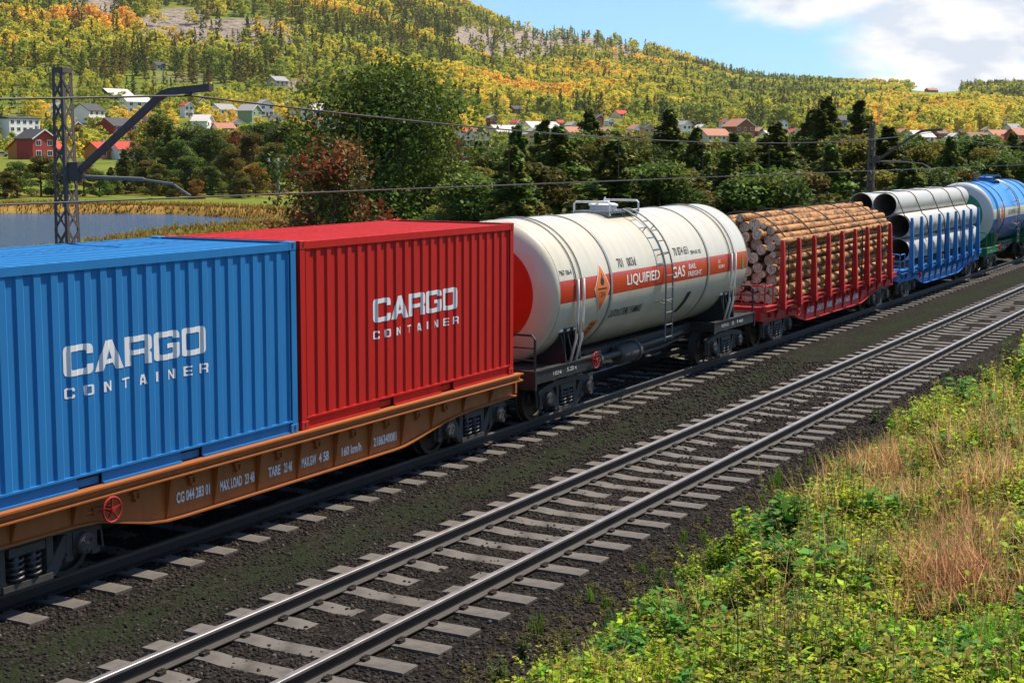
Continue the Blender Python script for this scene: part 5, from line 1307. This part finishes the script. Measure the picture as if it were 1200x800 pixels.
# trees between the village houses stand on their own
near_ = [s for s in S if s[6] < 900][::4][:150]; ids = set(id(s) for s in near_); rest = [s for s in S if id(s) not in ids]
cmesh = {}
COLS = {'green': (.12, .19, .025), 'lime': (.27, .32, .03), 'gold': (.45, .36, .04), 'copper': (.38, .17, .035), 'dark': (.06, .085, .018)}
for nm_2, c in COLS.items():
    for j in range(2):
        if nm_2 == 'dark': co, cl = spruce(np.random.default_rng(200+j), 10, 4.2, 900, .42, [c, tuple(v*.7 for v in c)])
        else: co, cl = decid(np.random.default_rng(210+j), 10, 7.5, 1100, .38, [c, tuple(v*.75 for v in c), tuple(v*1.2 for v in c)], .03, 18)
        cmesh[(nm_2, j)] = crown_mesh('crown', co, cl)
tmesh = trunk_mesh(10, .16, 3, np.random.default_rng(5))
cnt = {}
def vplace(px):
    for (h, nm) in ((60, 'near the white block at the left edge'), (130, 'round the near mast'), (210, 'beside the bracket arm houses'), (290, 'near the green house'), (400, 'near the tall white house'), (540, 'right of the big green tree'), (700, 'round the long pale halls'), (820, 'below the red roofed white house'), (930, 'near the brown chalet'), (1030, 'near the dark three-storey house'), (1120, 'right of the distant mast')):
        if px < h: return nm
    return 'near the red row at the right edge'
near_.sort(key=lambda s: proj(s[0], s[1], s[2])[0])
for (x, y, z, H, con, c, d) in near_:
    px = proj(x, y, z)[0]
    if con: key = 'dark'
    else: key = min(('green', 'lime', 'gold', 'copper'), key=lambda k: abs(COLS[k][0]/COLS[k][1]-c[0]/c[1]))
    wh = vplace(px); kk_ = (key, wh); cnt[kk_] = cnt.get(kk_, 0)+1
    r0 = thing('spruce_tree' if con else 'leafy_tree', '%s village tree %s, %s from left' % ({'dark': 'dark spruce', 'green': 'green round', 'lime': 'yellow green round', 'gold': 'golden round', 'copper': 'copper brown round'}[key], wh, ordn(cnt[kk_])), 'tree', (x, y, z), rnd.uniform(0, 6), 'trees between the village houses')
    r0.scale = (H/10,)*3; j = rnd.randrange(2); mk('crown', cmesh[(key, j)], r0); mk('trunk', tmesh, r0)
CO = []; CL = []
for (x, y, z, H, con, c, d) in rest:
    co, cl = PR[rg.integers(4, 7)] if con else PR[rg.integers(0, 4)]
    if d > 1500: sel = np.repeat(np.arange(0, len(co)//4, 2)*4, 4)+np.tile(np.arange(4), (len(co)//4+1)//2); co = co[sel]; cl = cl[sel]; 
    a = rg.uniform(0, 6.28); s = math.sin(a); k = math.cos(a); w_ = H*(rg.uniform(.8, 1.1) if con else rg.uniform(.95, 1.4))
    q_ = np.empty_like(co); q_[:, 0] = (co[:, 0]*k-co[:, 1]*s)*w_+x; q_[:, 1] = (co[:, 0]*s+co[:, 1]*k)*w_+y; q_[:, 2] = co[:, 2]*H+z
    if d > 1500:
        ctr = q_.reshape(-1, 4, 3).mean(1, keepdims=True); q_ = (ctr+(q_.reshape(-1, 4, 3)-ctr)*1.35).reshape(-1, 3)
    CO.append(q_.astype(np.float32)); CL.append(cl*c[None, :])
CO = np.concatenate(CO); CL = np.concatenate(CL)
tag(mk('hillside_wood', np_mesh('hillside_wood', CO, np.arange(len(CO)).reshape(-1, 4), FOLH, np.clip(CL, 0, 1), smoothf=False)), kind='stuff')
print('wood trees', len(rest), 'quads', len(CO)//4, 'indiv', len(near_))

# ------------------------------------------------------------------ plants on the near bank
def leafq(base, dirv, ln, wd, nrm):
    d = np.array(dirv, float); d /= np.linalg.norm(d); s = np.cross(d, nrm); s /= (np.linalg.norm(s)+1e-9)
    return [base, base+d*ln*.5+s*wd/2, base+d*ln-np.array([0, 0, ln*.15]), base+d*ln*.5-s*wd/2]
def weed(rg, H, nst, nl, ln, wd, col, stemc, top=None, droop=.2):
    co = []; cl = []
    for s in range(nst):
        a = rg.uniform(0, 6.28); lean = rg.uniform(.02, .45); h = H*rg.uniform(.55, 1.05)
        b0 = np.array([rg.normal()*.05, rg.normal()*.05, 0]); tip = b0+np.array([math.cos(a)*lean*h, math.sin(a)*lean*h, h])
        sd_ = np.array([-math.sin(a), math.cos(a), 0])*.006
        co += [b0-sd_, b0+sd_, tip+sd_*.4, tip-sd_*.4]; cl += [stemc]*4
        for i in range(nl):
            t = rg.uniform(.12, 1.0); p = b0+(tip-b0)*t; an = rg.uniform(0, 6.28); sz = (1.15-.55*t)*rg.uniform(.7, 1.3)
            dv = [math.cos(an), math.sin(an), rg.uniform(-.1, .75)]
            c = np.array(col[rg.integers(len(col))])*rg.uniform(.7, 1.3)
            if top is not None and t > .85 and rg.random() < .6: c = np.array(top)*rg.uniform(.7, 1.3)
            co += leafq(p, dv, ln*sz, wd*sz, np.array([rg.normal()*.4, rg.normal()*.4, 1])); cl += [c]*4
    return np.array(co), np.array([tuple(c) for c in cl])
def tuft(rg, H, nb, col, spread=.5, wd=.007, base_r=.06):
    co = []; cl = []
    for i in range(nb):
        a = rg.uniform(0, 6.28); l_ = rg.uniform(.1, 1)*spread; h = H*rg.uniform(.5, 1.1); b0 = np.array([rg.normal()*base_r, rg.normal()*base_r, 0])
        mid = b0+np.array([math.cos(a)*l_*h*.35, math.sin(a)*l_*h*.35, h*.6]); tip = b0+np.array([math.cos(a)*l_*h, math.sin(a)*l_*h, h*rg.uniform(.75, 1.)])
        s = np.array([-math.sin(a), math.cos(a), 0])*wd; c = np.array(col[rg.integers(len(col))])*rg.uniform(.7, 1.3)
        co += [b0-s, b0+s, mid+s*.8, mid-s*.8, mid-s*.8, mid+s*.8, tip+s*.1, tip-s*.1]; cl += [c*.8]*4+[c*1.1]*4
    return np.array(co), np.array([tuple(c) for c in cl])
G1 = [(.28, .54, .03), (.20, .46, .027), (.44, .62, .032)]; G2 = [(.38, .54, .026), (.48, .56, .035), (.28, .46, .026)]; G3 = [(.09, .28, .035), (.12, .36, .04), (.07, .22, .03)]
DRY = [(.56, .36, .14), (.64, .44, .19), (.42, .24, .09)]; RED = [(.42, .18, .035), (.48, .25, .04), (.26, .24, .035)]
FP = {'green': [weed(np.random.default_rng(300+i), .55, 7, 24, .135, .075, G1, (.08, .09, .02), (.25, .22, .03)) for i in range(4)],
      'yellow': [weed(np.random.default_rng(310+i), .65, 7, 30, .085, .042, G2, (.12, .10, .02), (.36, .30, .04)) for i in range(4)],
      'dark': [weed(np.random.default_rng(320+i), .6, 6, 22, .16, .105, G3, (.05, .07, .02)) for i in range(3)],
      'red': [weed(np.random.default_rng(330+i), .5, 6, 20, .08, .045, RED, (.12, .05, .02), (.35, .20, .06)) for i in range(3)],
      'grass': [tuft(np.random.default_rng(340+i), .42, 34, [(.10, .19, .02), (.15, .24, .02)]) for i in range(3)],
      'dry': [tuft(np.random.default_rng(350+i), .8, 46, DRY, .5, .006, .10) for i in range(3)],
      'low': [weed(np.random.default_rng(360+i), .16, 6, 9, .055, .035, [(.12, .14, .03), (.16, .15, .04), (.16, .11, .04)], (.08, .07, .03)) for i in range(3)],
      'feather': [weed(np.random.default_rng(370+i), .95, 5, 44, .05, .016, [(.20, .24, .04), (.26, .26, .05), (.14, .20, .04)], (.16, .17, .05), (.36, .26, .10)) for i in range(3)],
      'shade': [weed(np.random.default_rng(380+i), .5, 6, 22, .09, .05, [(.07, .13, .025), (.10, .15, .03), (.05, .10, .02)], (.06, .05, .02)) for i in range(3)]}
rg = np.random.default_rng(77)
BUK = {'weeds': ([], []), 'grass': ([], []), 'dry_grass': ([], [])}
def zone(u, v):      # which plants grow where, read off the photograph as places on the bank
    w = {'green': .62, 'yellow': .36, 'dark': .12, 'red': .13, 'grass': .55, 'dry': .05, 'feather': .18, 'shade': .28}
    if v > 600 and u > 1000 and v < 760 and u < 1190: w['dry'] += 2.2*math.exp(-((u-1120)/75)**2-((v-690)/70)**2)
    w['dry'] += 1.0*math.exp(-((u-1020)/80)**2-((v-590)/40)**2)+.5*math.exp(-((u-1180)/45)**2-((v-560)/50)**2)
    w['dark'] += 1.6*math.exp(-((u-905)/60)**2-((v-690)/45)**2)+.9*math.exp(-((u-760)/70)**2-((v-770)/50)**2)
    w['yellow'] += .8*math.exp(-((u-980)/90)**2-((v-620)/45)**2)+.5*math.exp(-((u-1120)/90)**2-((v-500)/40)**2)
    w['red'] += .9*math.exp(-((u-1110)/110)**2-((v-560)/40)**2)+.5*math.exp(-((u-1180)/50)**2-((v-460)/40)**2)
    w['grass'] += 1.6*math.exp(-((u-1190)/40)**2-((v-770)/40)**2)
    w['green'] += 1.2*math.exp(-((u-700)/90)**2-((v-760)/60)**2)
    return w
NPL = 33000
xs_ = np.concatenate([rg.uniform(9.5, 26, int(NPL*.62)), rg.uniform(26, 75, int(NPL*.38))]); ys_ = rg.uniform(-6.5, 7.4, NPL)[:len(xs_)]
zs_ = gz(xs_, ys_)
np_ = 0
for x, y, z in zip(xs_, ys_, zs_):
    u, v = proj(x, y, z)
    if u < 520 or v > 1100 or v < 300 or (u > 1290 and (u > 1800 or rg.random() < .5)): continue
    edge = float(smooth(7.0, 5.2, y-float(np.interp(x, [11, 16, 22], [-.6, -.35, 0]))+wob(np.array(x), np.array(y), 1.1)*.55))
    if rg.random() > .28+.72*edge: continue
    if edge < .35: kind = 'low' if rg.random() < .9 else ('grass' if rg.random() < .5 else 'shade'); sc = rg.uniform(.4, .8)
    else:
        w = zone(u, v); pn_ = float(wob(np.array(x+50), np.array(y), .55)); w['shade'] *= 1+3*max(0, -pn_); w['yellow'] *= 1+2.5*max(0, pn_); w['feather'] *= 1+2*max(0, float(wob(np.array(y), np.array(x), .8))); ks = list(w); pr_ = np.array([w[k] for k in ks]); kind = ks[rg.choice(len(ks), p=pr_/pr_.sum())]; sc = rg.uniform(.6, 1.2)*(.6+.4*edge)*(1.0+.45*float(wob(np.array(x), np.array(y), .8)))
    if x > 26: sc *= 1.25
    co, cl = FP[kind][rg.integers(len(FP[kind]))]
    if x > 30: sel = np.repeat(np.arange(0, len(co)//4, 2)*4, 4)+np.tile(np.arange(4), (len(co)//4+1)//2); co = co[sel]; cl = cl[sel]
    a = rg.uniform(0, 6.28); s = math.sin(a); k = math.cos(a); q_ = np.empty_like(co); q_[:, 0] = (co[:, 0]*k-co[:, 1]*s)*sc+x; q_[:, 1] = (co[:, 0]*s+co[:, 1]*k)*sc+y; q_[:, 2] = co[:, 2]*sc+z-.02
    b_ = 'grass' if kind == 'grass' else 'dry_grass' if kind == 'dry' else 'weeds'
    BUK[b_][0].append(q_.astype(np.float32)); BUK[b_][1].append(cl*rg.uniform(.8, 1.2)); np_ += 1
for nm in BUK:
    co = np.concatenate(BUK[nm][0]); cl = np.concatenate(BUK[nm][1])
    tag(mk(nm, np_mesh(nm, co, np.arange(len(co)).reshape(-1, 4), FOLW, np.clip(cl, 0, 1), smoothf=False)), kind='stuff')
print('plants', np_)
# a few plants that stand out
def onbank(px, py):
    for z in (0,):
        d = FW*F+RT*(px-600)-UP*(py-400); t = 1.
        for k in range(30):
            t = (t_z-CAMH)/d[2] if k else (.3-CAMH)/d[2]; x, y = d[0]*t, d[1]*t; t_z = gz1(x, y)
    return x, y, t_z
def splant(nm, px, py, co, cl, label, cat):
    x, y, z = onbank(px, py); o = mk(nm, np_mesh(nm, co, np.arange(len(co)).reshape(-1, 4), FOLW, np.clip(cl, 0, 1), smoothf=False), None, (x, y, z)); tag(o, label, cat)
splant('leafy_plant', 905, 730, *weed(np.random.default_rng(401), .85, 16, 26, .20, .13, [(.05, .17, .025), (.07, .21, .03), (.035, .12, .02)], (.05, .07, .02)), 'large bright green leafy plant on the bank below the tracks, broadest leaves', 'plant')
splant('leafy_plant', 1040, 800, *weed(np.random.default_rng(402), .6, 9, 20, .15, .10, [(.07, .15, .06), (.09, .18, .07)], (.05, .07, .02)), 'grey green leafy plant at the bottom edge beside the dry grass', 'plant')
splant('leafy_plant', 735, 800, *weed(np.random.default_rng(403), .55, 10, 22, .12, .08, [(.05, .16, .03), (.08, .20, .03)], (.05, .07, .02)), 'green leafy plant at the bottom edge nearest the rails', 'plant')
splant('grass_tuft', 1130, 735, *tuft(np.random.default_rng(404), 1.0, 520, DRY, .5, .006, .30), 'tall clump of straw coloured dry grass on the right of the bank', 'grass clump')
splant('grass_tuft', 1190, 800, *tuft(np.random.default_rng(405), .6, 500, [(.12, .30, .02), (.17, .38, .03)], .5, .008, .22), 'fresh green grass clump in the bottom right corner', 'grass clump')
splant('weed_bush', 985, 640, *weed(np.random.default_rng(406), .95, 22, 40, .07, .035, G2, (.12, .10, .02), (.42, .36, .03)), 'tall yellow green weed bush above the broad leafed plant', 'plant')
# reeds along the lake
rg = np.random.default_rng(88); co, cl = tuft(rg, .9, 14, [(.40, .22, .05), (.32, .26, .06), (.44, .30, .09), (.22, .26, .04)], .4, .03)
A2 = rg.uniform(-60, 540, 30000); D2 = rg.uniform(90, 205, 30000); an = YAW+np.arctan((A2-600)/F); X2 = D2*np.sin(an); Y2 = D2*np.cos(an); lk2 = lake(A2, D2); ok = (lk2 < 1.5) & (lk2 > -10) & (D2 > 150) | ((A2 > 345) & (rg.random(30000) < .35)) | ((Y2 > 24) & (lk2 < 0) & (D2 < 150) & (rg.random(30000) < .5)); X2, Y2 = X2[ok][:14000], Y2[ok][:14000]; Z2 = gz(X2, Y2)
CO = []; CL = []
for x, y, z in zip(X2, Y2, Z2):
    a = rg.uniform(0, 6.28); s = math.sin(a); k = math.cos(a); sc = rg.uniform(.35, .8); q_ = np.empty_like(co); q_[:, 0] = (co[:, 0]*k-co[:, 1]*s)*sc+x; q_[:, 1] = (co[:, 0]*s+co[:, 1]*k)*sc+y; q_[:, 2] = co[:, 2]*sc+z
    CO.append(q_); CL.append(cl*rg.uniform(.7, 1.3))
CO = np.concatenate(CO); CL = np.concatenate(CL)
tag(mk('reeds', np_mesh('reeds', CO, np.arange(len(CO)).reshape(-1, 4), FOLH, np.clip(CL, 0, 1), smoothf=False)), kind='stuff')

# thin autumn air over the valley
m, n, l = newmat('haze_air'); n.remove(n['Principled BSDF']); pv_ = n.new('ShaderNodeVolumePrincipled'); pv_.inputs['Color'].default_value = (.93, .92, .90, 1); pv_.inputs['Density'].default_value = .00003; pv_.inputs['Anisotropy'].default_value = .2
l.new(pv_.outputs[0], n['Material Output'].inputs['Volume'])
HZ_ = MB(); HZ_.box(-9500, 9500, -9500, 9500, float(Z.min())-6, max(float(Z.max()), 300)+60)
tag(HZ_.build('haze', m), kind='stuff')
